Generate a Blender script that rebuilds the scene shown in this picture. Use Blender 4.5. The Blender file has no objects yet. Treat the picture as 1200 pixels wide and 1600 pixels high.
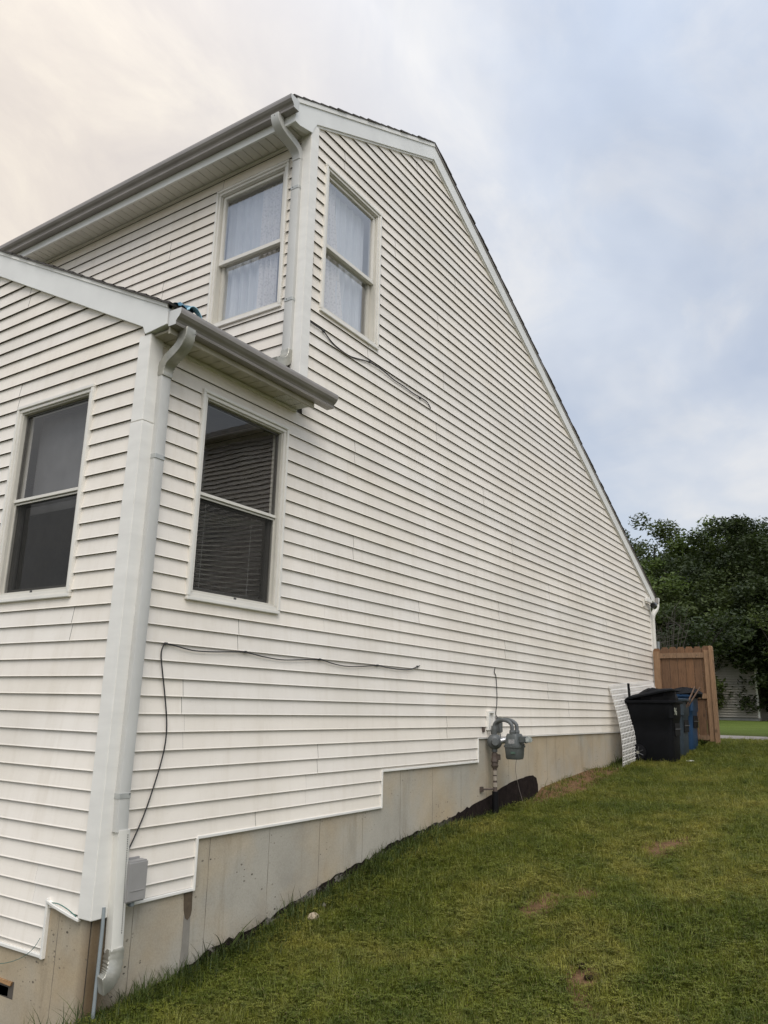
import bpy, bmesh, math, random
import numpy as np
from mathutils import Vector, Matrix
random.seed(7)
R_ = math.radians
S = bpy.context.scene
COL = S.collection

# ------------------------------------------------------------------ camera
CAM = Vector((-3.2244, -4.1053, -0.3869))
YAW, PITCH, ROLL, FPX = 0.585411, 0.246527, 0.021933, 1215.483
def cam_axes():
    f = Vector((math.cos(PITCH)*math.cos(YAW), math.cos(PITCH)*math.sin(YAW), math.sin(PITCH)))
    r = Vector((math.sin(YAW), -math.cos(YAW), 0)); u = r.cross(f)
    return (math.cos(ROLL)*r + math.sin(ROLL)*u, -math.sin(ROLL)*r + math.cos(ROLL)*u, f)
r_, u_, f_ = cam_axes()
cd = bpy.data.cameras.new('camera'); co = bpy.data.objects.new('camera', cd); COL.objects.link(co)
co.matrix_world = Matrix(((r_.x, u_.x, -f_.x, CAM.x), (r_.y, u_.y, -f_.y, CAM.y), (r_.z, u_.z, -f_.z, CAM.z), (0, 0, 0, 1)))
cd.sensor_fit = 'VERTICAL'; cd.sensor_height = 24; cd.lens = FPX/1600*24
cd.clip_start = 0.05; cd.clip_end = 2000
S.camera = co

# ------------------------------------------------------------------ world / sun
SUN_AZ, SUN_EL = R_(222), R_(52)         # azimuth counter-clockwise from +X : behind the camera, veiled by cloud
W = bpy.data.worlds.new('World'); S.world = W; W.use_nodes = True
nt = W.node_tree; nt.nodes.clear(); N = nt.nodes.new; Lk = nt.links.new
def math_node(nt, op, a, b=None, clamp=False):
    n = nt.nodes.new('ShaderNodeMath'); n.operation = op; n.use_clamp = clamp
    for i, v in enumerate((a, b)):
        if v is None: continue
        if isinstance(v, (int, float)): n.inputs[i].default_value = v
        else: nt.links.new(v, n.inputs[i])
    return n.outputs[0]
sky = N('ShaderNodeTexSky'); sky.sky_type = 'NISHITA'; sky.sun_disc = False
sky.sun_elevation = SUN_EL; sky.sun_rotation = math.pi/2 - SUN_AZ; sky.dust_density = 2.5
bg1 = N('ShaderNodeBackground'); bg1.inputs[1].default_value = 0.12; Lk(sky.outputs[0], bg1.inputs[0])
tc = N('ShaderNodeTexCoord'); sep = N('ShaderNodeSeparateXYZ'); Lk(tc.outputs['Generated'], sep.inputs[0])
zc = math_node(nt, 'MAXIMUM', sep.outputs[2], 0.0)
den = math_node(nt, 'ADD', zc, 0.22)
px = math_node(nt, 'DIVIDE', sep.outputs[0], den); py = math_node(nt, 'DIVIDE', sep.outputs[1], den)
cmb = N('ShaderNodeCombineXYZ'); Lk(px, cmb.inputs[0]); Lk(py, cmb.inputs[1])
def wnoise(scale, detail, rough, dist, off):
    mp = N('ShaderNodeMapping'); mp.inputs[1].default_value = off; mp.inputs[3].default_value = (1, 1.35, 1); Lk(cmb.outputs[0], mp.inputs[0])
    n = N('ShaderNodeTexNoise'); n.inputs['Scale'].default_value = scale; n.inputs['Detail'].default_value = detail
    n.inputs['Roughness'].default_value = rough; n.inputs['Distortion'].default_value = dist*.6; Lk(mp.outputs[0], n.inputs['Vector'])
    return n.outputs['Fac']
def wramp(fac, stops):
    r = N('ShaderNodeValToRGB'); Lk(fac, r.inputs[0]); e = r.color_ramp.elements
    while len(e) < len(stops): e.new(0.5)
    for i, (p, c) in enumerate(stops): e[i].position = p; e[i].color = (*c, 1) if len(c) == 3 else c
    return r.outputs[0]
big = wnoise(0.85, 5, 0.55, 0.35, (3.1, 1.7, 0)); fine = wnoise(3.2, 6, 0.6, 0.8, (0.3, 8.1, 0))
# warm side: around the veiled sun the cloud is creamier
sv = (math.cos(R_(78))*math.cos(R_(25)), math.sin(R_(78))*math.cos(R_(25)), math.sin(R_(25)))
dt = N('ShaderNodeVectorMath'); dt.operation = 'DOT_PRODUCT'; Lk(tc.outputs['Generated'], dt.inputs[0]); dt.inputs[1].default_value = sv
glow = N('ShaderNodeMapRange'); glow.interpolation_type = 'SMOOTHSTEP'; Lk(dt.outputs['Value'], glow.inputs[0]); glow.inputs[1].default_value = 0.58; glow.inputs[2].default_value = 1.0
# cloud cover
cov = math_node(nt, 'ADD', big, math_node(nt, 'MULTIPLY', glow.outputs[0], 0.35))
covm = wramp(cov, [(0.42, (0.62,)*3), (0.60, (1, 1, 1))])
lum = wramp(fine, [(0.3, (0.455, 0.515, 0.625)), (0.5, (0.49, 0.545, 0.64)), (0.68, (0.575, 0.605, 0.66))])
mixw = N('ShaderNodeMixRGB'); Lk(glow.outputs[0], mixw.inputs[0]); Lk(lum, mixw.inputs[1])
warm = wramp(fine, [(0.3, (0.545, 0.495, 0.465)), (0.5, (0.63, 0.57, 0.515)), (0.68, (0.735, 0.67, 0.58))]); Lk(warm, mixw.inputs[2])
# clouds get brighter towards the zenith as an overcast sky does
el = math_node(nt, 'ADD', math_node(nt, 'MULTIPLY', math_node(nt, 'POWER', zc, 7.0), 1.9), 1.0)
hz = math_node(nt, 'POWER', math_node(nt, 'SUBTRACT', 1.0, zc), 3.0)
mixh = N('ShaderNodeMixRGB'); Lk(math_node(nt, 'MULTIPLY', hz, 0.9), mixh.inputs[0]); Lk(mixw.outputs[0], mixh.inputs[1]); mixh.inputs[2].default_value = (0.70, 0.67, 0.62, 1)
bg2 = N('ShaderNodeBackground'); Lk(mixh.outputs[0], bg2.inputs[0]); Lk(el, bg2.inputs[1])
ms = N('ShaderNodeMixShader'); Lk(covm, ms.inputs[0]); Lk(bg1.outputs[0], ms.inputs[1]); Lk(bg2.outputs[0], ms.inputs[2])
out = N('ShaderNodeOutputWorld'); Lk(ms.outputs[0], out.inputs[0])

sd = bpy.data.lights.new('sun', 'SUN'); sd.energy = 1.5; sd.angle = R_(40); sd.color = (1, 0.95, 0.88)
so = bpy.data.objects.new('sun', sd); COL.objects.link(so)
sdir = Vector((math.cos(SUN_EL)*math.cos(SUN_AZ), math.cos(SUN_EL)*math.sin(SUN_AZ), math.sin(SUN_EL)))
so.rotation_euler = sdir.to_track_quat('Z', 'Y').to_euler(); so.location = sdir*30

S.view_settings.view_transform = 'Standard'; S.view_settings.look = 'None'
S.view_settings.exposure = 0.37; S.view_settings.gamma = 1.0; S.view_settings.use_curve_mapping = False
S.render.engine = 'CYCLES'
S.cycles.transparent_max_bounces = 16; S.cycles.max_bounces = 8

# ------------------------------------------------------------------ materials
def M_new(name):
    m = bpy.data.materials.new(name); m.use_nodes = True; nt = m.node_tree
    return m, nt, nt.nodes['Principled BSDF']
def coords(nt, kind='Object', scale=(1, 1, 1)):
    t = nt.nodes.new('ShaderNodeTexCoord')
    if kind == 'World':
        g = nt.nodes.new('ShaderNodeNewGeometry'); src = g.outputs['Position']
    else: src = t.outputs[kind]
    mp = nt.nodes.new('ShaderNodeMapping'); mp.inputs[3].default_value = scale; nt.links.new(src, mp.inputs[0]); return mp.outputs[0]
def noise(nt, vec, scale, detail=4, rough=0.55, dist=0):
    n = nt.nodes.new('ShaderNodeTexNoise'); n.inputs['Scale'].default_value = scale; n.inputs['Detail'].default_value = detail
    n.inputs['Roughness'].default_value = rough; n.inputs['Distortion'].default_value = dist; nt.links.new(vec, n.inputs['Vector']); return n.outputs['Fac']
def ramp(nt, fac, stops):
    r = nt.nodes.new('ShaderNodeValToRGB'); nt.links.new(fac, r.inputs[0]); e = r.color_ramp.elements
    while len(e) < len(stops): e.new(0.5)
    for i, (p, c) in enumerate(stops): e[i].position = p; e[i].color = (*c, 1)
    return r.outputs[0]
def mixc(nt, fac, a, b, mode='MIX'):
    n = nt.nodes.new('ShaderNodeMixRGB'); n.blend_type = mode
    for i, v in enumerate((fac, a, b)):
        if isinstance(v, (int, float)): n.inputs[i].default_value = v
        elif isinstance(v, tuple): n.inputs[i].default_value = (*v, 1)
        else: nt.links.new(v, n.inputs[i])
    return n.outputs[0]
def bump(nt, h, strength, dist, bsdf):
    b = nt.nodes.new('ShaderNodeBump'); b.inputs['Strength'].default_value = strength; b.inputs['Distance'].default_value = dist
    nt.links.new(h, b.inputs['Height']); nt.links.new(b.outputs[0], bsdf.inputs['Normal'])
def simple(name, c, rough=0.5, var=0.12, scale=6, metal=0.0, bmp=0.0, bscale=60, stretch=(1, 1, 1), spec=0.5):
    m, nt, b = M_new(name)
    v = coords(nt, 'Object', stretch); f = noise(nt, v, scale, 5)
    lo = tuple(x*(1-var) for x in c); hi = tuple(min(1, x*(1+var)) for x in c)
    nt.links.new(ramp(nt, f, [(0.3, lo), (0.7, hi)]), b.inputs['Base Color'])
    b.inputs['Roughness'].default_value = rough; b.inputs['Metallic'].default_value = metal
    b.inputs['Specular IOR Level'].default_value = spec
    if bmp: bump(nt, noise(nt, v, bscale, 4), bmp, 0.004, b)
    return m

def siding_mat(name, c):
    m, nt, b = M_new(name)
    w = coords(nt, 'World')
    oi = nt.nodes.new('ShaderNodeObjectInfo')
    pv = ramp(nt, oi.outputs['Random'], [(0.0, (0.955, 0.96, 0.965)), (0.5, (0.99, 0.985, 0.98)), (1.0, (1.0, 0.99, 0.97))])
    base = mixc(nt, 1.0, c, pv, 'MULTIPLY')
    # weather film: broad soft patches and faint vertical runs
    d1 = noise(nt, w, 0.9, 6, 0.6, 0.4)
    base = mixc(nt, 1.0, base, ramp(nt, d1, [(0.3, (0.875, 0.865, 0.84)), (0.62, (1, 1, 1))]), 'MULTIPLY')
    wv = coords(nt, 'World', (9, 9, 0.7)); d2 = noise(nt, wv, 1.0, 5, 0.7)
    base = mixc(nt, 1.0, base, ramp(nt, d2, [(0.28, (0.93, 0.92, 0.90)), (0.5, (1, 1, 1))]), 'MULTIPLY')
    d3 = noise(nt, w, 55, 3, 0.6)
    base = mixc(nt, 1.0, base, ramp(nt, d3, [(0.22, (0.86, 0.84, 0.80)), (0.33, (1, 1, 1))]), 'MULTIPLY')
    nt.links.new(base, b.inputs['Base Color']); b.inputs['Roughness'].default_value = 0.48
    b.inputs['Specular IOR Level'].default_value = 0.35
    g = coords(nt, 'World', (6, 6, 90)); h = noise(nt, g, 1.2, 5, 0.65)
    bump(nt, h, 0.25, 0.0025, b)
    return m
SIDING = siding_mat('vinyl siding', (0.90, 0.845, 0.77))
TRIM = simple('white vinyl trim', (0.82, 0.80, 0.75), 0.45, 0.06, 2.5, bmp=0.1, bscale=12, stretch=(1, 1, 4))
FASCIA = simple('white coil fascia', (0.78, 0.78, 0.75), 0.45, 0.07, 2.2, bmp=0.25, bscale=7)
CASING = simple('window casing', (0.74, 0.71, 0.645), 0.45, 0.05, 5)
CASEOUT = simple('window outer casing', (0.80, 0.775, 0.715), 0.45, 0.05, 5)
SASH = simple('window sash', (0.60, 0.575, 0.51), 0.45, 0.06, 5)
SCREENFR = simple('screen frame bronze', (0.10, 0.095, 0.085), 0.5, 0.1, 9)
GUTTER = simple('shade-toned aluminium gutter', (0.33, 0.305, 0.285), 0.40, 0.14, 3.0, metal=0.25, bmp=0.12, bscale=9, stretch=(1, 1, 3))  # white aluminium toned down: shade and dark ground reflection baked into its colour
GUTTERW = simple('aluminium gutter end', (0.62, 0.62, 0.60), 0.4, 0.08, 5)
DSPOUT = simple('downspout paint', (0.57, 0.565, 0.535), 0.40, 0.07, 3.5, bmp=0.1, bscale=8, stretch=(2, 2, 1))
DSPOUTC = simple('cream downspout', (0.74, 0.72, 0.66), 0.42, 0.06, 6)
GALV = simple('weathered elbow metal', (0.40, 0.39, 0.34), 0.38, 0.22, 14, metal=0.45, bmp=0.15)
SOFFIT = simple('soffit vinyl', (0.72, 0.70, 0.64), 0.5, 0.06, 4)
DARK = simple('dark cavity', (0.035, 0.03, 0.026), 0.9, 0.2)
SHEATH = simple('sheathing', (0.10, 0.085, 0.07), 0.9, 0.2)
SHINGLE = simple('asphalt shingle', (0.075, 0.068, 0.062), 0.95, 0.35, 40, bmp=0.6, bscale=220)
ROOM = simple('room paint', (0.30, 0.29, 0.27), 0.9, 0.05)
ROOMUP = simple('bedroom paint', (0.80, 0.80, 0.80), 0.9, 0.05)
BLACKWIRE = simple('black cable', (0.018, 0.016, 0.018), 0.45, 0.1)
SCREW = simple('dark screw', (0.05, 0.05, 0.05), 0.5, 0.1)

def soffit_vent_mat():
    m, nt, b = M_new('perforated soffit vinyl')
    w = coords(nt, 'World'); s = nt.nodes.new('ShaderNodeSeparateXYZ'); nt.links.new(w, s.inputs[0])
    fx = math_node(nt, 'ABSOLUTE', math_node(nt, 'SUBTRACT', math_node(nt, 'FRACT', math_node(nt, 'MULTIPLY', s.outputs[0], 62)), 0.5))
    fy = math_node(nt, 'ABSOLUTE', math_node(nt, 'SUBTRACT', math_node(nt, 'FRACT', math_node(nt, 'MULTIPLY', s.outputs[1], 62)), 0.5))
    d = math_node(nt, 'ADD', math_node(nt, 'POWER', fx, 2), math_node(nt, 'POWER', fy, 2))
    hole = math_node(nt, 'LESS_THAN', d, 0.06)
    f = noise(nt, w, 5, 4)
    nt.links.new(mixc(nt, hole, ramp(nt, f, [(0.3, (0.68, 0.66, 0.60)), (0.7, (0.75, 0.73, 0.67))]), (0.06, 0.055, 0.05)), b.inputs['Base Color'])
    b.inputs['Roughness'].default_value = 0.5
    return m
SOFFITV = soffit_vent_mat()

def concrete_mat():
    m, nt, b = M_new('poured concrete')
    w = coords(nt, 'World')
    n1 = noise(nt, w, 1.3, 7, 0.62, 0.3)
    base = ramp(nt, n1, [(0.28, (0.25, 0.225, 0.185)), (0.5, (0.41, 0.38, 0.315)), (0.72, (0.53, 0.49, 0.41))])
    # rusty orange wash
    n2 = noise(nt, w, 0.8, 4, 0.6)
    s = nt.nodes.new('ShaderNodeSeparateXYZ'); nt.links.new(w, s.inputs[0])
    base = mixc(nt, 0.48, base, ramp(nt, n2, [(0.40, (0.42, 0.395, 0.34)), (0.62, (0.52, 0.37, 0.19))]))
    # runs
    wv = coords(nt, 'World', (3.5, 3.5, 0.4)); n3 = noise(nt, wv, 1.0, 6, 0.7)
    base = mixc(nt, 1.0, base, ramp(nt, n3, [(0.26, (0.70, 0.67, 0.62)), (0.46, (1, 1, 1))]), 'MULTIPLY')
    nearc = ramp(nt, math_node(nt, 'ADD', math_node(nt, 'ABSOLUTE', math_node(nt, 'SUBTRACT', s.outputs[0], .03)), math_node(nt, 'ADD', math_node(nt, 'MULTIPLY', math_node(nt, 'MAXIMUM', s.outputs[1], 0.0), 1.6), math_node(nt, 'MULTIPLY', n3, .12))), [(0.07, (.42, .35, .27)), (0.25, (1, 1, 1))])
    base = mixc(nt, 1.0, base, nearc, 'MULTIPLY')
    # pin holes, patchy
    v = nt.nodes.new('ShaderNodeTexVoronoi'); v.inputs['Scale'].default_value = 26; nt.links.new(coords(nt, 'World', (1, 1, 1.6)), v.inputs['Vector'])
    gate = ramp(nt, noise(nt, w, 2.4, 3), [(0.50, (0, 0, 0)), (0.62, (1, 1, 1))])
    vs = nt.nodes.new('ShaderNodeSeparateXYZ'); nt.links.new(v.outputs['Color'], vs.inputs[0])
    thr = math_node(nt, 'MULTIPLY', math_node(nt, 'POWER', vs.outputs[0], 3), 0.30)
    pit = math_node(nt, 'MULTIPLY', math_node(nt, 'LESS_THAN', v.outputs['Distance'], thr), gate)
    base = mixc(nt, pit, base, (0.10, 0.085, 0.065))
    # form seams every 0.61 m on both faces
    uu = math_node(nt, 'ADD', s.outputs[0], math_node(nt, 'MULTIPLY', s.outputs[1], 1.0))
    wob = math_node(nt, 'MULTIPLY', noise(nt, coords(nt, 'World', (0, 0, 3)), 2, 3), 0.012)
    fr = math_node(nt, 'FRACT', math_node(nt, 'DIVIDE', math_node(nt, 'ADD', math_node(nt, 'ADD', uu, 10.07), wob), 0.61))
    gap = math_node(nt, 'GREATER_THAN', fr, 0.990)
    gate2 = ramp(nt, noise(nt, w, 3.5, 3), [(0.32, (0.15,)*3), (0.55, (0.8,)*3)])
    base = mixc(nt, math_node(nt, 'MULTIPLY', gap, gate2), base, (0.12, 0.10, 0.08))
    n5 = noise(nt, w, 90, 4, 0.6)
    base = mixc(nt, 1.0, base, ramp(nt, n5, [(0.3, (0.88,)*3), (0.6, (1, 1, 1))]), 'MULTIPLY')
    nt.links.new(base, b.inputs['Base Color']); b.inputs['Roughness'].default_value = 0.85
    h = math_node(nt, 'SUBTRACT', n5, math_node(nt, 'MULTIPLY', pit, 2.0)); h = math_node(nt, 'SUBTRACT', h, math_node(nt, 'MULTIPLY', gap, 1.5))
    bump(nt, h, 0.35, 0.003, b)
    return m
CONC = concrete_mat()
def tar_mat():
    m, nt, b = M_new('black foundation tar')
    w = coords(nt, 'World'); n1 = noise(nt, w, 14, 6, 0.7, 0.4); n2 = noise(nt, coords(nt, 'World', (1, 1, 2)), 3.2, 6, 0.75)
    base = ramp(nt, n1, [(0.3, (0.010, 0.007, 0.007)), (0.7, (0.03, 0.022, 0.02))])
    s = nt.nodes.new('ShaderNodeSeparateXYZ'); nt.links.new(w, s.inputs[0])
    flake = ramp(nt, n2, [(0.53, (0, 0, 0)), (0.58, (1, 1, 1))])
    g = ramp(nt, math_node(nt, 'DIVIDE', s.outputs[0], 8.0), [(0.44, (1, 1, 1)), (0.56, (0, 0, 0))])
    fl = math_node(nt, 'MULTIPLY', flake, g)
    base = mixc(nt, fl, base, (0.22, 0.20, 0.175)); b.inputs['Specular IOR Level'].default_value = 0.08
    nt.links.new(base, b.inputs['Base Color']); b.inputs['Roughness'].default_value = 0.7
    bump(nt, n1, 0.5, 0.006, b); return m
TAR = tar_mat()
def glass_mat(name, extra=0.0, tint=(1, 1, 1)):
    m = bpy.data.materials.new(name); m.use_nodes = True; nt = m.node_tree; nt.nodes.clear()
    o = nt.nodes.new('ShaderNodeOutputMaterial'); mx = nt.nodes.new('ShaderNodeMixShader')
    tr = nt.nodes.new('ShaderNodeBsdfTransparent'); tr.inputs[0].default_value = (*tint, 1)
    gl = nt.nodes.new('ShaderNodeBsdfGlossy'); gl.inputs['Roughness'].default_value = 0.01
    geo = nt.nodes.new('ShaderNodeNewGeometry'); dv = nt.nodes.new('ShaderNodeVectorMath'); dv.operation = 'DOT_PRODUCT'; nt.links.new(geo.outputs['Normal'], dv.inputs[0]); nt.links.new(geo.outputs['Incoming'], dv.inputs[1])
    sch = math_node(nt, 'POWER', math_node(nt, 'SUBTRACT', 1.0, math_node(nt, 'ABSOLUTE', dv.outputs['Value'])), 5.0); sch = math_node(nt, 'ADD', math_node(nt, 'MULTIPLY', sch, 0.92), 0.095)
    w = coords(nt, 'World'); n = noise(nt, w, 1.6, 2)
    b = nt.nodes.new('ShaderNodeBump'); b.inputs['Strength'].default_value = 0.05; b.inputs['Distance'].default_value = 0.02; nt.links.new(n, b.inputs['Height'])
    nt.links.new(b.outputs[0], gl.inputs['Normal'])
    fac = math_node(nt, 'ADD', sch, extra, True)
    nt.links.new(fac, mx.inputs[0]); nt.links.new(tr.outputs[0], mx.inputs[1]); nt.links.new(gl.outputs[0], mx.inputs[2]); nt.links.new(mx.outputs[0], o.inputs[0])
    return m
GLASS = glass_mat('window glass'); GLASSUP = glass_mat('bedroom window glass', 0.27)
def screen_mat():
    m = bpy.data.materials.new('insect screen'); m.use_nodes = True; nt = m.node_tree; nt.nodes.clear()
    o = nt.nodes.new('ShaderNodeOutputMaterial'); mx = nt.nodes.new('ShaderNodeMixShader')
    tr = nt.nodes.new('ShaderNodeBsdfTransparent'); df = nt.nodes.new('ShaderNodeBsdfDiffuse'); df.inputs[0].default_value = (0.045, 0.045, 0.043, 1)
    n = noise(nt, coords(nt, 'World'), 3, 4)
    f = ramp(nt, n, [(0.3, (0.33,)*3), (0.7, (0.43,)*3)])
    nt.links.new(f, mx.inputs[0]); nt.links.new(tr.outputs[0], mx.inputs[1]); nt.links.new(df.outputs[0], mx.inputs[2]); nt.links.new(mx.outputs[0], o.inputs[0])
    return m
SCREEN = screen_mat()
def cloth_mat(name, c, trans, lace=False):
    m = bpy.data.materials.new(name); m.use_nodes = True; nt = m.node_tree; nt.nodes.clear()
    o = nt.nodes.new('ShaderNodeOutputMaterial'); mx = nt.nodes.new('ShaderNodeMixShader'); mx.inputs[0].default_value = 0.25
    df = nt.nodes.new('ShaderNodeBsdfDiffuse'); tl = nt.nodes.new('ShaderNodeBsdfTranslucent')
    w = coords(nt, 'World')
    if lace:
        v = nt.nodes.new('ShaderNodeTexVoronoi'); v.inputs['Scale'].default_value = 38; nt.links.new(w, v.inputs['Vector'])
        col = ramp(nt, v.outputs['Distance'], [(0.15, tuple(x*0.8 for x in c)), (0.5, c)])
    else:
        col = ramp(nt, noise(nt, w, 8, 3), [(0.3, tuple(x*0.93 for x in c)), (0.7, c)])
    nt.links.new(col, df.inputs[0]); nt.links.new(col, tl.inputs[0])
    nt.links.new(df.outputs[0], mx.inputs[1]); nt.links.new(tl.outputs[0], mx.inputs[2])
    t2 = nt.nodes.new('ShaderNodeBsdfTransparent'); m2 = nt.nodes.new('ShaderNodeMixShader'); m2.inputs[0].default_value = trans
    nt.links.new(mx.outputs[0], m2.inputs[1]); nt.links.new(t2.outputs[0], m2.inputs[2]); nt.links.new(m2.outputs[0], o.inputs[0])
    return m
LACE = cloth_mat('patterned lace curtain', (0.95, 0.93, 0.92), 0.03, True); SHEER = cloth_mat('sheer curtain', (0.90, 0.94, 0.98), 0.08)

# ------------------------------------------------------------------ mesh helpers
def wloc(o):
    l = Vector((0, 0, 0))
    while o is not None: l += o.location; o = o.parent
    return l
def thing(name, loc, label, cat, group=None, kind=None):
    o = bpy.data.objects.new(name, None); o.empty_display_size = 0.2; COL.objects.link(o); o.location = loc
    tag(o, label, cat, group, kind); return o
def tag(o, label=None, cat=None, group=None, kind=None):
    if label: o['label'] = label
    if cat: o['category'] = cat
    if group: o['group'] = group
    if kind: o['kind'] = kind
    return o
class MB:
    def __init__(s): s.v = []; s.f = []; s.m = []
    def add(s, vs, fs, mi=0):
        n = len(s.v); s.v += [tuple(v) for v in vs]; s.f += [tuple(i+n for i in f) for f in fs]; s.m += [mi]*len(fs); return s
    def box(s, a, b, mi=0):
        x0, y0, z0 = a; x1, y1, z1 = b
        x0, x1 = sorted((x0, x1)); y0, y1 = sorted((y0, y1)); z0, z1 = sorted((z0, z1))
        return s.add([(x0,y0,z0),(x1,y0,z0),(x1,y1,z0),(x0,y1,z0),(x0,y0,z1),(x1,y0,z1),(x1,y1,z1),(x0,y1,z1)],
              [(0,3,2,1),(4,5,6,7),(0,1,5,4),(1,2,6,5),(2,3,7,6),(3,0,4,7)], mi)
    def prism(s, poly, axis, a, b, mi=0):
        """poly: 2D points; axis: extrusion axis; (x,z) for 'y', (y,z) for 'x', (x,y) for 'z'"""
        n = len(poly)
        def P(p, t): return {'y': (p[0], t, p[1]), 'x': (t, p[0], p[1]), 'z': (p[0], p[1], t)}[axis]
        vs = [P(p, a) for p in poly] + [P(p, b) for p in poly]
        fs = [tuple(range(n)), tuple(range(2*n-1, n-1, -1))] + [(i, n+i, n+(i+1) % n, (i+1) % n) for i in range(n)]
        return s.add(vs, fs, mi)
    def tube(s, pts, rad, n=8, mi=0, cap=True, ribs=0):
        pts = [Vector(p) for p in pts]; rad = rad if isinstance(rad, (list, tuple)) else [rad]*len(pts)
        rings = []; up = None
        for i, p in enumerate(pts):
            d = (pts[min(i+1, len(pts)-1)] - pts[max(i-1, 0)]).normalized()
            if up is None: up = Vector((0, 0, 1)) if abs(d.z) < 0.9 else Vector((1, 0, 0))
            a = d.cross(up).normalized(); b_ = a.cross(d).normalized(); up = b_
            rings.append([p + rad[i]*(math.cos(t)*a + math.sin(t)*b_) for t in [2*math.pi*k/n for k in range(n)]])
        vs = [v for r in rings for v in r]; fs = []
        for i in range(len(rings)-1):
            for k in range(n): fs.append((i*n+k, i*n+(k+1) % n, (i+1)*n+(k+1) % n, (i+1)*n+k))
        if cap: fs += [tuple(range(n-1, -1, -1)), tuple(range((len(rings)-1)*n, len(rings)*n))]
        return s.add(vs, fs, mi)
    def rect_tube(s, pts, side, w, d, mi=0, rib=0.0):
        """rectangular duct sweep: side = fixed width direction, w width, d depth (list ok)"""
        pts = [Vector(p) for p in pts]; side = Vector(side).normalized(); rings = []
        for i, p in enumerate(pts):
            t = (pts[min(i+1, len(pts)-1)] - pts[max(i-1, 0)]).normalized(); nrm = t.cross(side).normalized()
            k = 1.0 + (rib if i % 2 else 0.0)
            c = 0.09
            hw, hd = w/2*k, d/2*k
            loop = [(-hw, -hd*(1-c)), (-hw*(1-c), -hd), (hw*(1-c), -hd), (hw, -hd*(1-c)), (hw, hd*(1-c)), (hw*(1-c), hd), (-hw*(1-c), hd), (-hw, hd*(1-c))]
            rings.append([p + side*x + nrm*y for x, y in loop])
        n = 8; vs = [v for r in rings for v in r]; fs = []
        for i in range(len(rings)-1):
            for k in range(n): fs.append((i*n+k, i*n+(k+1) % n, (i+1)*n+(k+1) % n, (i+1)*n+k))
        fs += [tuple(range(n-1, -1, -1)), tuple(range((len(rings)-1)*n, len(rings)*n))]
        return s.add(vs, fs, mi)
    def build(s, name, mats, parent=None, smooth=False, bevel=0.0, recalc=True, kind=None, label=None):
        if not isinstance(mats, (list, tuple)): mats = [mats]
        me = bpy.data.meshes.new(name); off = wloc(parent) if parent else Vector((0, 0, 0))
        me.from_pydata([tuple(Vector(v)-off) for v in s.v], [], s.f)
        for m in mats: me.materials.append(m)
        if len(mats) > 1: me.polygons.foreach_set('material_index', s.m)
        if recalc:
            bm = bmesh.new(); bm.from_mesh(me); bmesh.ops.recalc_face_normals(bm, faces=bm.faces)
            if bevel: bmesh.ops.bevel(bm, geom=[e for e in bm.edges if len(e.link_faces) == 2 and e.calc_face_angle(0) > 0.6], offset=bevel, segments=2, affect='EDGES', clamp_overlap=True)
            bm.to_mesh(me); bm.free()
        if smooth:
            for p in me.polygons: p.use_smooth = True
            try: me.set_sharp_from_angle(angle=R_(38))
            except Exception: pass
        o = bpy.data.objects.new(name, me); COL.objects.link(o)
        if parent: o.parent = parent
        if kind: o['kind'] = kind
        if label: o['label'] = label
        return o

def sub_rect(polys, r):
    """polys: list of rects (u0,u1,z0,z1); remove rect r"""
    out = []
    for (a, b, c, d) in polys:
        x0, x1, z0, z1 = max(a, r[0]), min(b, r[1]), max(c, r[2]), min(d, r[3])
        if x0 >= x1-1e-6 or z0 >= z1-1e-6: out.append((a, b, c, d)); continue
        if a < x0: out.append((a, x0, c, d))
        if x1 < b: out.append((x1, b, c, d))
        if c < z0: out.append((x0, x1, c, z0))
        if z1 < d: out.append((x0, x1, z1, d))
    return out
def clip(poly, planes):
    for (a, b, c) in planes:      # keep a*u+b*z+c >= 0
        res = []
        for i in range(len(poly)):
            p, q = poly[i], poly[(i+1) % len(poly)]; dp = a*p[0]+b*p[1]+c; dq = a*q[0]+b*q[1]+c
            if dp >= 0: res.append(p)
            if (dp >= 0) != (dq >= 0):
                t = dp/(dp-dq); res.append((p[0]+t*(q[0]-p[0]), p[1]+t*(q[1]-p[1])))
        poly = res
        if len(poly) < 3: return []
    return poly
C = 0.1143
def right_pt(Y0=0.0): return lambda u, d, z: (u, Y0-d, z)          # wall facing -Y
def front_pt(X0=0.0): return lambda u, d, z: (X0-d, u, z)          # wall facing -X

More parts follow.
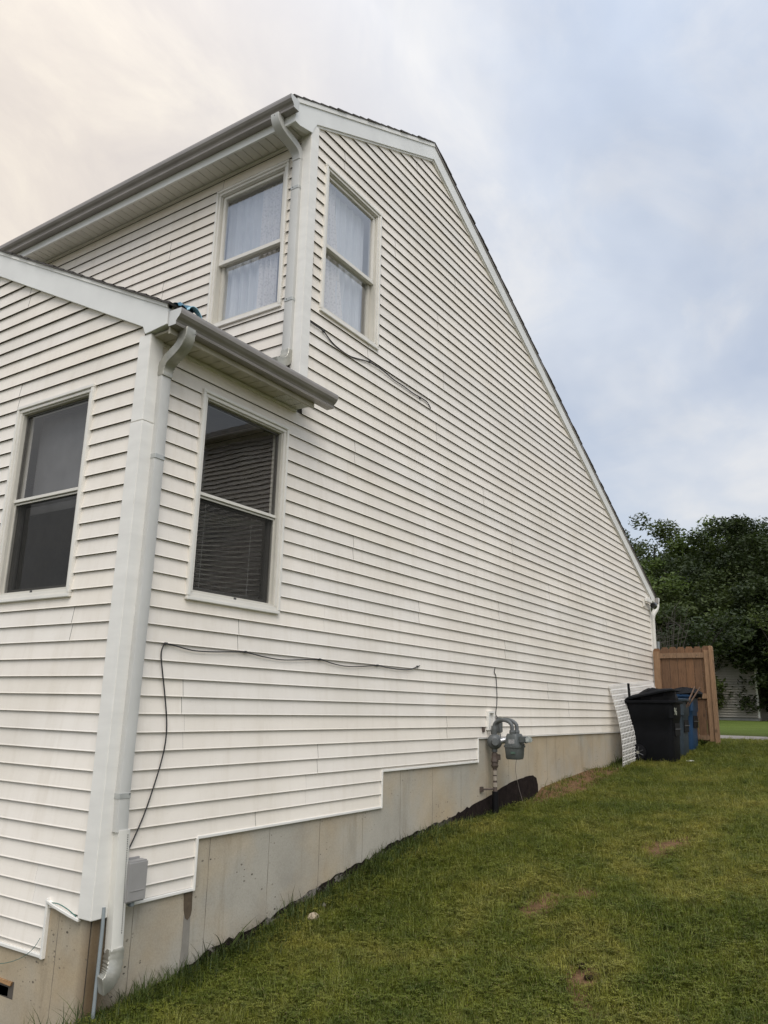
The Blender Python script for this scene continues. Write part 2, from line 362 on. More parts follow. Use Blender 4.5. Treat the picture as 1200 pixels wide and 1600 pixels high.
def siding(parent, P, u0, u1, z0, z1, holes, planes, seamfn, mat=SIDING, name='siding_panel', plen=3.66, deep=0.0145):
    k0 = 2*math.floor(z0/C/2); k1 = math.ceil(z1/C)
    for kp in range(k0, k1+1, 2):
        s = seamfn(kp); cuts = [u0]; x = s - plen*math.ceil((s-u0)/plen)
        while x < u1:
            if x > u0+0.35 and x < u1-0.2: cuts.append(x)
            x += plen
        for h in holes:
            if h[2] <= max(kp*C, z0)+1e-4 and h[3] >= min((kp+2)*C, z1)-1e-4: cuts += [e_ for e_ in h[:2] if u0+.02 < e_ < u1-.02]
        cuts.append(u1); cuts.sort()
        for ci in range(len(cuts)-1):
            a, b = cuts[ci] + (0.0012 if ci else 0), cuts[ci+1]-0.0012
            mb = MB(); pr = 0.0012*((kp//2+ci) % 2)
            for k in (kp, kp+1):
                zb = k*C; rects = [(a, b, max(zb, z0), min(zb+C, z1))]
                if rects[0][2] >= rects[0][3]-1e-4: continue
                for h in holes: rects = sub_rect(rects, h)
                for r in rects:
                    if r[1]-r[0] < 0.004 or r[3]-r[2] < 0.004: continue
                    poly = clip([(r[0], r[2]), (r[1], r[2]), (r[1], r[3]), (r[0], r[3])], planes)
                    if len(poly) < 3: continue
                    D = lambda z: 0.003 + pr + deep*(1-(z-zb)/C)
                    # gentle sag of real vinyl: none across, faces stay planar
                    mb.add([P(u, D(z), z) for u, z in poly], [tuple(range(len(poly)))])
                    if abs(r[2]-zb) < 1e-6:
                        us = [p[0] for p in poly if abs(p[1]-zb) < 1e-6]
                        if len(us) >= 2:
                            x0, x1 = min(us), max(us); d0 = D(zb)+.0018
                            mb.add([P(x0, D(zb+.008), zb+.008), P(x1, D(zb+.008), zb+.008), P(x1, d0, zb), P(x0, d0, zb)], [(0, 1, 2, 3)])
                            mb.add([P(x0, d0, zb), P(x1, d0, zb), P(x1, d0-0.0028, zb-0.0008), P(x0, d0-0.0028, zb-0.0008), P(x0, d0-0.0036, zb+0.012), P(x1, d0-0.0036, zb+0.012)],
                                   [(0, 1, 2, 3), (3, 2, 5, 4)])
            if mb.v: mb.build(name, mat, parent, recalc=False)

def sheath(parent, P, u0, u1, z0, z1, holes, planes, name='wall', mat=SHEATH):
    mb = MB(); rects = [(u0, u1, z0, z1)]
    for h in holes: rects = sub_rect(rects, h)
    for r in rects:
        poly = clip([(r[0], r[2]), (r[1], r[2]), (r[1], r[3]), (r[0], r[3])], planes)
        if len(poly) >= 3: mb.add([P(u, 0.0, z) for u, z in poly], [tuple(range(len(poly)))])
    return mb.build(name, mat, parent, recalc=False)

# ------------------------------------------------------------------ ground profile
GX = [-80, -10, -6, -3, 0, 1.36, 2.3, 2.9, 3.5, 4.3, 5.3, 6.6, 9.2, 10, 12.4, 14.5, 20, 37, 60, 200]
GZ = [-3.2, -2.75, -2.5, -2.35, -2.15, -2.03, -1.9, -1.76, -1.68, -1.61, -1.54, -1.44, -1.26, -1.18, -0.95, -0.86, -0.76, -0.6, -0.5, -0.3]
def gz(x, y=0.0):
    x = np.asarray(x, float); y = np.asarray(y, float)
    z = sum(np.interp(x+d, GX, GZ) for d in (-0.35, -0.15, 0, 0.15, 0.35))/5
    z = z + .085*np.clip(1+y/.38, 0, 1)*np.clip((x-6.5)/.3, 0, 1)*np.clip((9.6-x)/.8, 0, 1)*(y > -1)
    z = z + .055*np.clip(1+y/.5, 0, 1)*np.clip((x-1.2)/.5, 0, 1)*np.clip((4.9-x)/.6, 0, 1)*(y > -1)
    w = np.clip((-y)/1.2, 0, 1)*(x < 20)
    z = z - 0.42*np.clip(y, 0, 1.6)*np.clip((0.35-x)/0.3, 0, 1)
    return z + w*(0.018*np.sin(x*1.7+y*0.9) + 0.012*np.sin(y*2.3-x*0.6) + 0.006*np.sin(x*6.1+y*4.3))
def gzf(x, y=0.0): return float(gz(x, y))

DIRT = [(1.85, -2.26, 0.14, 0.09), (1.62, -2.31, 0.09, 0.07), (2.75, -1.63, 0.26, 0.12), (3.1, -1.85, 0.16, 0.10), (4.64, -2.02, 0.34, 0.14), (5.0, -2.15, 0.25, 0.1), (1.47, -2.44, 0.07, 0.06), (7.3, -0.06, 1.2, 0.34), (8.4, -0.04, 1.6, 0.34)]
def dirt_amount(x, y):
    a = np.zeros_like(x)
    for (cx, cy, rx, ry) in DIRT:
        d = ((x-cx)/rx)**2 + ((y-cy)/ry)**2; a = np.maximum(a, np.clip(1.5-d*0.75, 0, 1))
    return a
def ground_mat():
    m, nt, b = M_new('lawn soil and thatch')
    w = coords(nt, 'World'); n1 = noise(nt, w, 2.2, 6, 0.65, 0.3); n2 = noise(nt, w, 40, 5, 0.7)
    near = ramp(nt, n1, [(0.3, (0.030, 0.034, 0.009)), (0.55, (0.050, 0.052, 0.014)), (0.75, (0.085, 0.070, 0.026))])
    near = mixc(nt, 1.0, near, ramp(nt, n2, [(0.3, (0.55,)*3), (0.65, (1.2, 1.2, 1.1))]), 'MULTIPLY')
    at = nt.nodes.new('ShaderNodeAttribute'); at.attribute_name = 'dirt'
    soil = ramp(nt, noise(nt, w, 22, 5, 0.7), [(0.3, (0.085, 0.048, 0.026)), (0.7, (0.22, 0.13, 0.068))])
    jag = math_node(nt, 'ADD', at.outputs['Fac'], math_node(nt, 'SUBTRACT', noise(nt, w, 12, 4), 0.5))
    msk = ramp(nt, jag, [(0.42, (0, 0, 0)), (0.62, (1, 1, 1))])
    near = mixc(nt, msk, near, soil)
    s = nt.nodes.new('ShaderNodeSeparateXYZ'); nt.links.new(w, s.inputs[0])
    far = ramp(nt, noise(nt, w, 0.7, 5), [(0.3, (0.075, 0.105, 0.018)), (0.7, (0.105, 0.14, 0.028))])
    far = mixc(nt, 1.0, far, ramp(nt, noise(nt, coords(nt, 'World', (1, 3, 1)), 9, 5, 0.7), [(0.3, (0.75,)*3), (0.7, (1.15,)*3)]), 'MULTIPLY')
    fm = nt.nodes.new('ShaderNodeMapRange'); nt.links.new(s.outputs[0], fm.inputs[0]); fm.inputs[1].default_value = 14; fm.inputs[2].default_value = 19
    nt.links.new(mixc(nt, fm.outputs[0], near, far), b.inputs['Base Color']); b.inputs['Roughness'].default_value = 0.95
    b.inputs['Specular IOR Level'].default_value = 0.1
    bump(nt, n2, 0.8, 0.02, b); return m
def build_ground():
    xs = np.concatenate([np.linspace(-80, -6, 12), np.arange(-5.9, 15.0, 0.1), np.linspace(15.2, 60, 60), np.linspace(65, 500, 12)])
    ys = np.concatenate([np.linspace(-300, -10, 14), np.arange(-9.9, 0.6, 0.1), np.linspace(0.7, 20, 30), np.linspace(25, 350, 14)])
    X, Y = np.meshgrid(xs, ys, indexing='ij'); Z = gz(X, Y)
    nx, ny = X.shape; v = np.stack([X.ravel(), Y.ravel(), Z.ravel()], 1)
    i, j = np.meshgrid(np.arange(nx-1), np.arange(ny-1), indexing='ij'); a = (i*ny+j).ravel()
    f = np.stack([a, a+ny, a+ny+1, a+1], 1)
    me = bpy.data.meshes.new('ground'); me.from_pydata(v.tolist(), [], f.tolist()); me.materials.append(ground_mat())
    at = me.attributes.new('dirt', 'FLOAT', 'POINT'); at.data.foreach_set('value', dirt_amount(X.ravel(), Y.ravel()).astype(np.float32))
    for p in me.polygons: p.use_smooth = True
    o = bpy.data.objects.new('ground', me); COL.objects.link(o); o['kind'] = 'structure'; return o
build_ground()

# sidewalk beyond the fence : concrete slabs
SWC = simple('sidewalk concrete', (0.24, 0.215, 0.19), 0.9, 0.15, 5, bmp=0.3, bscale=90)
sw = bpy.data.objects.new('sidewalk', None); COL.objects.link(sw); sw['kind'] = 'structure'; sw.location = (15.0, 0, gzf(15))
for i in range(-10, 10):
    y0 = i*1.52; MB().add([(14.25, y0+.008, gzf(14.25)+.03), (15.6, y0+.008, gzf(15.6)+.03), (15.6, y0+1.512, gzf(15.6)+.03), (14.25, y0+1.512, gzf(14.25)+.03),
        (14.25, y0+.008, gzf(14.25)-.1), (15.6, y0+.008, gzf(15.6)-.1), (15.6, y0+1.512, gzf(15.6)-.1), (14.25, y0+1.512, gzf(14.25)-.1)],
        [(0,1,2,3),(7,6,5,4),(0,4,5,1),(1,5,6,2),(2,6,7,3),(3,7,4,0)]).build('slab', SWC, sw)

# ------------------------------------------------------------------ THE HOUSE
L = 12.58; XM = 1.58               # right wall length; main front wall plane
HB = thing('house', (0, 0, -2.2), 'cream vinyl-sided saltbox house with a lower gabled extension at its front corner', 'house')
# roof lines (u=X)
SF = (6.10-4.98)/(3.841-1.619); SBk = (6.10-1.868)/(12.60-3.841)
def inner_front(x): return 4.98 + SF*(x-1.619)
def inner_back(x): return 6.10 - SBk*(x-3.841)
pl_main = [(SF, -1, 4.98-SF*1.619+0.02), (-SBk, -1, 6.10+SBk*3.841+0.02)]
WR_LOW = (0.488, 1.462, 0.310, 1.873); WR_UP = (1.800, 2.757, 3.120, 4.688)
steps = [(-1, .766, -9, -1.560), (.766, 3.007, -9, -1.250), (3.007, 4.945, -9, -.940), (4.945, 20, -9, -.700)]
insx = lambda w, e=0.03: (w[0]+e, w[1]-e, w[2]+e, w[3]-e)
main_cut = (-2, 1.63, 2.06, 20)
seams_r = {0: 1.035, 16: 2.43, 44: 2.615, 24: 2.6, -4: 4.2, -8: 2.05, 6: 1.9, 20: 3.75, -12: 5.0}
rs = random.Random(3)
def seam_r(k): return seams_r.get(k, 0.9 + ((k//2)*1.27 + rs.uniform(-.2, .2)) % 3.66)
siding(HB, right_pt(), 0.045, L, -1.62, 6.2, [insx(WR_LOW), insx(WR_UP), main_cut] + steps, pl_main, seam_r)
sheath(HB, right_pt(), 0.0, L, -2.6, 6.2, [insx(WR_LOW, .06), insx(WR_UP, .06), (-2, XM, 2.06, 20)], pl_main)
# extension front gable (plane X=0), ridge at y=3.2
RY = 3.2; EW = 6.4; SE = (3.176-2.149)/(2.069-0.049)
pl_ext = [(SE, -1, 2.149-SE*0.049+0.015), (-SE, -1, 2.149-SE*0.049+0.015+SE*2*RY)]
WL = (0.545, 1.49, 0.295, 1.843)
stepL = [(-1, .405, -9, -1.60), (.405, 20, -9, -1.862)]
def seam_l(k): return {-14: 0.56, 16: 1.52}.get(k, 0.5 + ((k//2)*1.31) % 3.66)
siding(HB, front_pt(), 0.06, EW, -1.95, 4.0, [insx(WL)] + stepL, pl_ext, seam_l)
sheath(HB, front_pt(), 0.0, EW, -2.6, 4.0, [insx(WL, .06)], pl_ext)
# main front wall (plane X=1.58)
MW = 9.6; WM = (0.232, 1.185, 3.118, 4.668)
def seam_m(k): return {38: 2.2, 32: 1.9}.get(k, 1.0 + ((k//2)*1.47) % 3.66)
siding(HB, front_pt(XM), 0.05, MW, 1.9, 4.83, [insx(WM)], [], seam_m)
sheath(HB, front_pt(XM), 0.0, MW, -2.6, 4.9, [insx(WM, .06)], [(1, -1e-9, 0)])
# unseen sides: plain clad walls
far = MB()
far.add([(XM, MW, -2.6), (L, MW, -2.6), (L, MW, 1.9), (3.84, MW, 6.1), (XM, MW, 4.98)], [(0, 1, 2, 3, 4)])
far.add([(L, 0, -2.6), (L, MW, -2.6), (L, MW, 1.9), (L, 0, 1.9)], [(0, 1, 2, 3)])
far.add([(0, EW, -2.6), (XM, EW, -2.6), (XM, EW, 2.1), (0, EW, 2.1)], [(0, 1, 2, 3)])
far.build('wall', SIDING, HB)

# foundation: concrete faces a hair in front of the sheathing
fd = MB()
for (a, b, top) in [(0, .766, -1.545), (.766, 3.007, -1.235), (3.007, 4.945, -.925), (4.945, L, -.685)]:
    fd.add([(a, -.004, -2.9), (b, -.004, -2.9), (b, -.004, top), (a, -.004, top)], [(0, 1, 2, 3)])
for (a, b, top) in [(0, .405, -1.585), (.405, EW, -1.85)]:
    holes = [(.66, 1.1, -2.155, -2.06)]
    rr = [(a, b, -2.9, top)]
    for h in holes: rr = sub_rect(rr, h)
    for r in rr: fd.add([(-.004, r[0], r[2]), (-.004, r[1], r[2]), (-.004, r[1], r[3]), (-.004, r[0], r[3])], [(0, 1, 2, 3)])
fd.build('foundation', CONC, HB, recalc=False)
# broken vent hole low in the front foundation
WOODB = simple('raw wood', (0.42, 0.24, 0.11), 0.8, 0.3, 8, stretch=(1, 1, 6)); FOIL = simple('crumpled foil', (0.55, 0.58, 0.60), 0.25, 0.1, 20, metal=0.8, bmp=0.8, bscale=30)
v = MB(); v.box((0.16, .64, -2.18), (0.17, 1.12, -2.04)); v.box((0, .64, -2.17), (.16, .66, -2.05)); v.box((0, .64, -2.06), (.16, 1.12, -2.05)); v.box((0, .64, -2.17), (.16, 1.12, -2.155)); v.build('vent_opening', DARK, HB)
v = MB(); v.prism([(.69, -2.085), (1.1, -2.075), (1.1, -2.062), (.68, -2.062)], 'x', -.012, .10, 0); v.prism([(.72, -2.15), (.86, -2.155), (1.1, -2.12), (1.1, -2.098), (.72, -2.10)], 'x', .0, .05, 1); v.build('vent_board', [WOODB, FOIL], HB)
# tar band
top = [(.0, -2.14), (.30, -2.115), (.60, -2.06), (.758, -2.031), (.913, -1.99), (1.094, -1.96), (1.344, -1.922), (1.573, -1.89), (1.853, -1.817), (2.12, -1.774), (2.461, -1.711), (2.836, -1.662), (3.088, -1.598), (3.552, -1.55), (4.19, -1.481), (4.896, -1.379), (5.265, -1.327), (5.54, -1.266), (5.83, -1.217), (6.31, -1.179), (6.51, -1.175), (6.62, -1.215), (6.665, -1.30), (6.674, -1.46)]
jt = []
for i in range(len(top)-1):
    (x0, z0), (x1, z1) = top[i], top[i+1]; n = max(1, int((x1-x0)/0.05))
    for k in range(n):
        t = k/n; j = 0.016 if x0 < 4.4 else 0.003; jt.append((x0+(x1-x0)*t, z0+(z1-z0)*t+random.uniform(-j, j)))
jt.append(top[-1])
tb = MB()
for i in range(len(jt)-1):
    (x0, z0), (x1, z1) = jt[i], jt[i+1]; 
    if x1 > x0: tb.add([(x0, -.008, -2.9), (x1, -.008, -2.9), (x1, -.008, z1), (x0, -.008, z0)], [(0, 1, 2, 3)])
tb.build('tar_coating', TAR, HB, recalc=False)
STAIN = simple('brown damp stain', (0.095, 0.07, 0.045), 0.8, 0.25, 20)
STAIN2 = simple('grey run stain', (0.25, 0.232, 0.20), 0.85, 0.12, 10)
sb = MB().prism([(.695, -1.575), (.770, -1.575), (.776, -1.70), (.768, -1.735), (.745, -1.755), (.722, -1.74), (.708, -1.69)], 'y', -.0085, -.005); sb.build('damp_stain', STAIN, HB)
sb = MB().prism([(.712, -1.72), (.768, -1.73), (.775, -1.9), (.772, -2.05), (.70, -2.06), (.712, -1.9)], 'y', -.0065, -.005); sb.build('damp_stain', STAIN2, HB)
# step trims
def trim_r(a, b, z, dz=0.016): MB().box((a, -.024, z-dz), (b, -.002, z+.004)).build('edge_trim', TRIM, HB, bevel=.003)
trim_r(.10, .774, -1.566); trim_r(.766, 3.012, -1.250); trim_r(3.000, 4.953, -.940); trim_r(4.945, L, -.695, .008)
for x, z0, z1 in [(.770, -1.582, -1.256), (3.006, -1.266, -.946), (4.949, -.956, -.704)]:
    MB().box((x-.012, -.028, z0), (x+.006, -.002, z1)).build('edge_trim', TRIM, HB, bevel=.003)
MB().box((-.024, .405, -1.882), (-.002, EW, -1.862)).build('edge_trim', TRIM, HB, bevel=.003)
MB().box((-.030, .388, -1.884), (-.002, .408, -1.55)).build('edge_trim', TRIM, HB, bevel=.003)
tl = MB(); tl.rect_tube([(-.02, .41, -1.565), (-.032, .30, -1.583), (-.036, .16, -1.606), (-.03, .075, -1.622)], (0, 0, 1), .014, .022); tl.build('edge_trim', TRIM, HB, label='white edge trim sagging loose from the wall corner')

# corner boards
def corner(x, y, z0, z1, w=.088, t=.034, name='corner_board'):
    m = MB(); p = [(x-t, y-t), (x+w-t*0.2, y-t), (x+w-t*0.2, y), (x, y), (x, y+w), (x-t, y+w)]
    m.prism(p, 'z', z0, z1); return m.build(name, TRIM, HB, bevel=.004)
corner(0, 0, -1.612, 1.448, t=.037); c2 = corner(0, 0, 1.452, 2.085)
corner(XM, 0, 2.30, 4.965)
MB().box((L-.03, -.03, -.7), (L+.02, .05, 1.9)).build('corner_board', TRIM, HB, bevel=.003)

# soffits
SZ = 4.835
EAVESHADE = simple('shade-toned eave vinyl', (0.50, 0.465, 0.375), 0.55, 0.14, 5)  # darker olive vinyl: shade under the gutter painted into the base colour
def soffit(x0, x1, y0, y1, z, along, mats, vent_every=0):
    n = int(round(((y1-y0) if along == 'y' else (x1-x0))/0.305))
    for i in range(n):
        m = MB()
        for q in range(3):
            if along == 'y':
                a = y0+(y1-y0)*(i+q/3)/n; b = y0+(y1-y0)*(i+(q+1)/3)/n; m.box((x0, a+.004, z), (x1, b-.004, z+.012)); m.box((x0, a, z+.007), (x1, a+.004, z+.012))
            else:
                a = x0+(x1-x0)*(i+q/3)/n; b = x0+(x1-x0)*(i+(q+1)/3)/n; m.box((a+.004, y0, z), (b-.004, y1, z+.012)); m.box((a, y0, z+.007), (a+.004, y1, z+.012))
        m.build('soffit_panel', mats[1] if (vent_every and (i % vent_every == vent_every-1)) else mats[0], HB)
soffit(1.325, XM, -.02, MW, SZ, 'y', (SOFFIT, SOFFITV))
soffit(-.01, XM-.02, -.185, -.002, 2.068, 'x', (EAVESHADE, SOFFITV), 5)
MB().box((.05, -.022, 2.045), (1.56, -.002, 2.066)).build('soffit_trim', TRIM, HB, bevel=.003)
MB().box((XM-.03, .05, SZ-.028), (XM-.002, MW, SZ-.002)).build('soffit_trim', TRIM, HB, bevel=.003)
# fascias
MB().box((1.305, -.03, 4.79), (1.325, MW, 5.02)).build('fascia', FASCIA, HB)
MB().box((-.015, -.205, 2.048), (1.56, -.187, 2.25)).build('fascia', EAVESHADE, HB)
# rakes
def rake(poly_, strip, axis, a, b, a2, name='rake_board', dm=TRIM):
    m = MB(); m.prism(poly_, axis, a, b); o = m.build(name, FASCIA, HB, bevel=.002)
    for s in strip:
        MB().prism(s, axis, a2, b).build('drip_edge', dm, o)
    return o
T = 0.222
def up(x0, z0, x1, z1, t0, t1): return [(x0, z0+t0), (x1, z1+t0), (x1, z1+t1), (x0, z0+t1)]
zf0 = inner_front(1.30)
rake([(1.303, 4.792), (1.37, 4.79), (1.555, 4.842), (1.575, 4.90), (1.619, 4.98), (3.841, 6.10), (3.843, 6.10+T), (1.303, inner_front(1.303)+T)],
     [up(1.303, inner_front(1.303), 3.843, 6.101, T-.045, T+.003)], 'y', -.040, .02, -.050)
rake([(3.8435, 6.10), (L+.02, inner_back(L+.02)), (L+.10, 1.80), (L+.32, 1.80), (L+.34, inner_back(L+.34)+T), (3.8435, 6.10+T)],
     [up(3.8435, 6.10, L+.34, inner_back(L+.34), T-.030, T+.003)], 'y', -.040, .02, -.050, dm=GUTTER)
# small shadow moulding under the rake
for (x0, z0, x1, z1) in [(1.62, 4.98, 3.84, 6.10), (3.84, 6.10, L, inner_back(L))]:
    MB().prism(up(x0, z0, x1, z1, -.022, .004), 'y', -.026, .0).build('rake_moulding', TRIM, HB)
zt = lambda y: 2.149 + SE*(y-.049) + .232
ei = lambda y: 2.149 + SE*(y-.049)
rk = rake([(-.198, 2.105), (-.198, zt(-.198)), (RY, zt(RY)), (RY, ei(RY)), (.049, 2.149), (.02, 2.088), (-.01, 2.088)],
     [up(-.198, ei(-.198), RY, ei(RY), .232-.03, .236)], 'x', -.045, .02, -.053)
rake([(RY+.001, zt(RY)), (2*RY+.198, zt(-.198)), (2*RY+.198, 2.105), (2*RY-.05, 2.12), (RY+.001, ei(RY))], [], 'x', -.045, .02, -.053)
# roofs: courses of shingles, each row stepping down the slope, ragged at the rake
def roof(name, p0, p1, q0, th=0.009, row=0.143, over=0.020):
    """p0->p1 eave edge, q0 = ridge point above p0"""
    p0, p1, q0 = map(Vector, (p0, p1, q0)); e = (p1-p0); sl = (q0-p0); n = max(1, int(sl.length/row)); s = sl/n; nrm = e.cross(sl).normalized()
    if nrm.z < 0: nrm = -nrm
    ed = e.normalized(); root = None; m = MB()
    for i in range(n):
        j0 = random.uniform(-.005, .007); a = p0+s*i-ed*(over+j0)-s*0.12; b = p1+s*i-s*.12; c_ = p1+s*(i+1); d = p0+s*(i+1)-ed*(over+j0)
        t0 = th+random.uniform(-.002, .003)
        vs = [a, b, c_, d, a+nrm*(t0+.009), b+nrm*(t0+.009), c_+nrm*.006, d+nrm*.006]
        m.add(vs, [(0,1,2,3),(4,5,6,7),(0,1,5,4),(1,2,6,5),(2,3,7,6),(3,0,4,7)])
    return m.build(name, SHINGLE, HB)
zr = 6.10+T+.004
roof('roof', (1.275, -.040, inner_front(1.275)+T+.004), (1.275, MW+.05, inner_front(1.275)+T+.004), (3.843, -.040, zr))
roof('roof', (L+.37, -.040, inner_back(L+.37)+T+.004), (L+.37, MW+.05, inner_back(L+.37)+T+.004), (3.843, -.040, zr))
roof('roof', (-.045, -.215, zt(-.215)-.004), (XM-.005, -.215, zt(-.215)-.004), (-.045, RY, zt(RY)+.001))
roof('roof', (-.045, 2*RY+.225, zt(-.225)+.006), (XM-.005, 2*RY+.225, zt(-.225)+.006), (-.045, RY, zt(RY)+.006))
# ceilings to keep light out
MB().box((XM+.01, .01, 2.02), (L-.01, MW-.01, 2.05)).build('ceiling', ROOM, HB)

# gutters (K profile: o = outward, z)
KP = [(0, 0), (.070, 0), (.074, .012), (.070, .020), (.080, .036), (.098, .052), (.112, .072), (.116, .094), (.116, .112), (.104, .112), (.104, .106), (.1125, .106), (.1125, .094), (.108, .074), (.095, .056), (.077, .040), (.066, .022), (.068, .004), (.004, .004), (.004, .112), (0, .112)]
def gutter(axis, pos, sgn, a, b, z):
    m = MB(); pts = [(pos+sgn*o, z+h) for o, h in KP]
    n = len(pts)
    def P(p, t): return (t, p[0], p[1]) if axis == 'x' else (p[0], t, p[1])
    segs = 1
    vs = [P(p, a) for p in pts] + [P(p, b) for p in pts]
    m.add(vs, [(i, n+i, n+(i+1) % n, (i+1) % n) for i in range(n)])
    g = m.build('gutter', GUTTER, HB)
    out = [(pos+sgn*o, z+h) for o, h in KP[:10]] + [(pos, z+.112)]
    for t in (a, b): MB().prism(out, axis, t-.0015, t+.0015).build('end_cap', GUTTERW, g)
    for k in range(int((b-a)/0.8)):
        t = a+.4+k*.8; w = MB(); q = [(pos, z+.100), (pos+sgn*.108, z+.100), (pos+sgn*.108, z+.106), (pos, z+.106)]; w.prism(q, axis, t-.01, t+.01).build('hanger', GUTTERW, g)
    return g
gutter('x', -.2055, -1, -.035, 1.735, 2.088)
gutter('y', 1.3045, -1, -.075, MW+.05, 4.875)
gutter('y', L+.342, 1, -.10, MW, 1.78)

# downspouts
def arc(p, q, b0, b1, n=9):
    """bezier from p to q with handles b0,b1"""
    p, q, b0, b1 = map(Vector, (p, q, b0, b1)); r = []
    for i in range(n+1):
        t = i/n; r.append((1-t)**3*p + 3*(1-t)**2*t*b0 + 3*(1-t)*t*t*b1 + t**3*q)
    return r
def strap(parent, c, side, w, d, z, screw=1):
    m = MB(); s = Vector(side); o = Vector((0, 0, 1)).cross(s)
    q = Vector(c); m.rect_tube([q+Vector((0, 0, z-.015)), q+Vector((0, 0, z+.015))], side, w+.004, d+.006)
    st = m.build('strap', STRAPM, parent)
    return st
STRAPM = simple('strap metal', (.46, .47, .45), .4, .1, 9, metal=.2)
# extension downspout
ds = MB(); ds.rect_tube([(.096, -.052, 1.835), (.102, -.053, 1.22), (.098, -.053, .3), (.084, -.055, -.93), (.090, -.057, -1.14)], (1, 0, 0), .080, .054); DS = ds.build('downspout', DSPOUT, HB, smooth=True)
e = MB(); e.rect_tube(arc((.092, -.258, 2.105), (.096, -.054, 1.80), (.092, -.262, 1.90), (.096, -.047, 1.985), 26), (1, 0, 0), .084, .070, rib=.07); e.build('downspout_elbow', GALV, DS, smooth=True)
MB().rect_tube([(.095, -.258, 2.11), (.095, -.258, 2.07)], (1, 0, 0), .080, .064).build('outlet', GALV, DS)
for zz, xx in ((1.22, .102), (-.935, .084)): strap(DS, (xx, -.054, 0), (1, 0, 0), .082, .056, zz)
for (x, y, z) in [(.075, -.086, 1.81), (.133, -.086, 1.225), (.112, -.088, -.925), (.12, -.300, 2.07)]:
    MB().tube([(x, y, z), (x, y-.004, z)], .0035, 8).build('screw', SCREW, DS)
e = MB(); e.rect_tube([(.103, -.058, -1.13), (.130, -.058, -1.80)], (1, 0, 0), .084, .062); SL = e.build('downspout_sleeve', DSPOUTC, HB, smooth=True)
for k in range(44):
    z = -1.16-k*.0125
    xs_ = .125-(z+1.16)*.04; MB().box((xs_, -.0915, z-.0028), (xs_+.004, -.088, z+.0028)).build('perforation', SCREW, SL) if k % 1 == 0 else None
MB().add([(.136, -.0905, -1.15), (.1375, -.0905, -1.15), (.1635, -.0905, -1.79), (.162, -.0905, -1.79)], [(0, 3, 2, 1)]).build('seam', GUTTERW, SL, recalc=False)
e = MB(); e.rect_tube(arc((.130, -.060, -1.775), (.025, -.10, -1.945), (.135, -.062, -1.885), (.10, -.085, -1.935), 18), (.25, 1, 0), .070, .088, rib=.09)
e.build('downspout_elbow', GALV, HB, smooth=True)
# main downspout beside the upper window
ds = MB(); ds.rect_tube([(1.540, .106, 4.60), (1.540, .106, 2.62)], (0, 1, 0), .090, .064); DM = ds.build('downspout', DSPOUT, HB, smooth=True)
e = MB(); e.rect_tube(arc((1.245, .135, 4.885), (1.540, .106, 4.58), (1.245, .13, 4.68), (1.540, .106, 4.78), 16), (0, 1, 0), .094, .076); e.build('downspout_elbow', DSPOUT, DM, smooth=True)
e = MB(); e.rect_tube(arc((1.540, .106, 2.64), (1.37, .11, 2.47), (1.540, .106, 2.53), (1.47, .108, 2.485), 16), (0, 1, 0), .092, .076, rib=.07); e.build('downspout_elbow', GALV, DM, smooth=True)
for zz in (4.28, 3.13): strap(DM, (1.540, .106, 0), (0, 1, 0), .092, .066, zz)
for (x, y, z) in [(1.504, .125, 4.285), (1.504, .125, 3.135), (1.20, .125, 4.85), (1.506, .125, 2.635)]:
    MB().tube([(x, y, z), (x-.005, y, z)], .004, 8).build('screw', SCREW, DM)
# rear downspout
ds = MB(); ds.rect_tube([(L+.07, -.035, 1.42), (L+.07, -.035, -.7)], (0, 1, 0), .082, .062); DR = ds.build('downspout', DSPOUTC, HB, smooth=True)
e = MB(); e.rect_tube(arc((L+.40, -.06, 1.80), (L+.07, -.035, 1.40), (L+.40, -.06, 1.60), (L+.07, -.035, 1.62), 10), (0, 1, 0), .080, .06); e.build('downspout_elbow', DSPOUTC, DR, smooth=True)

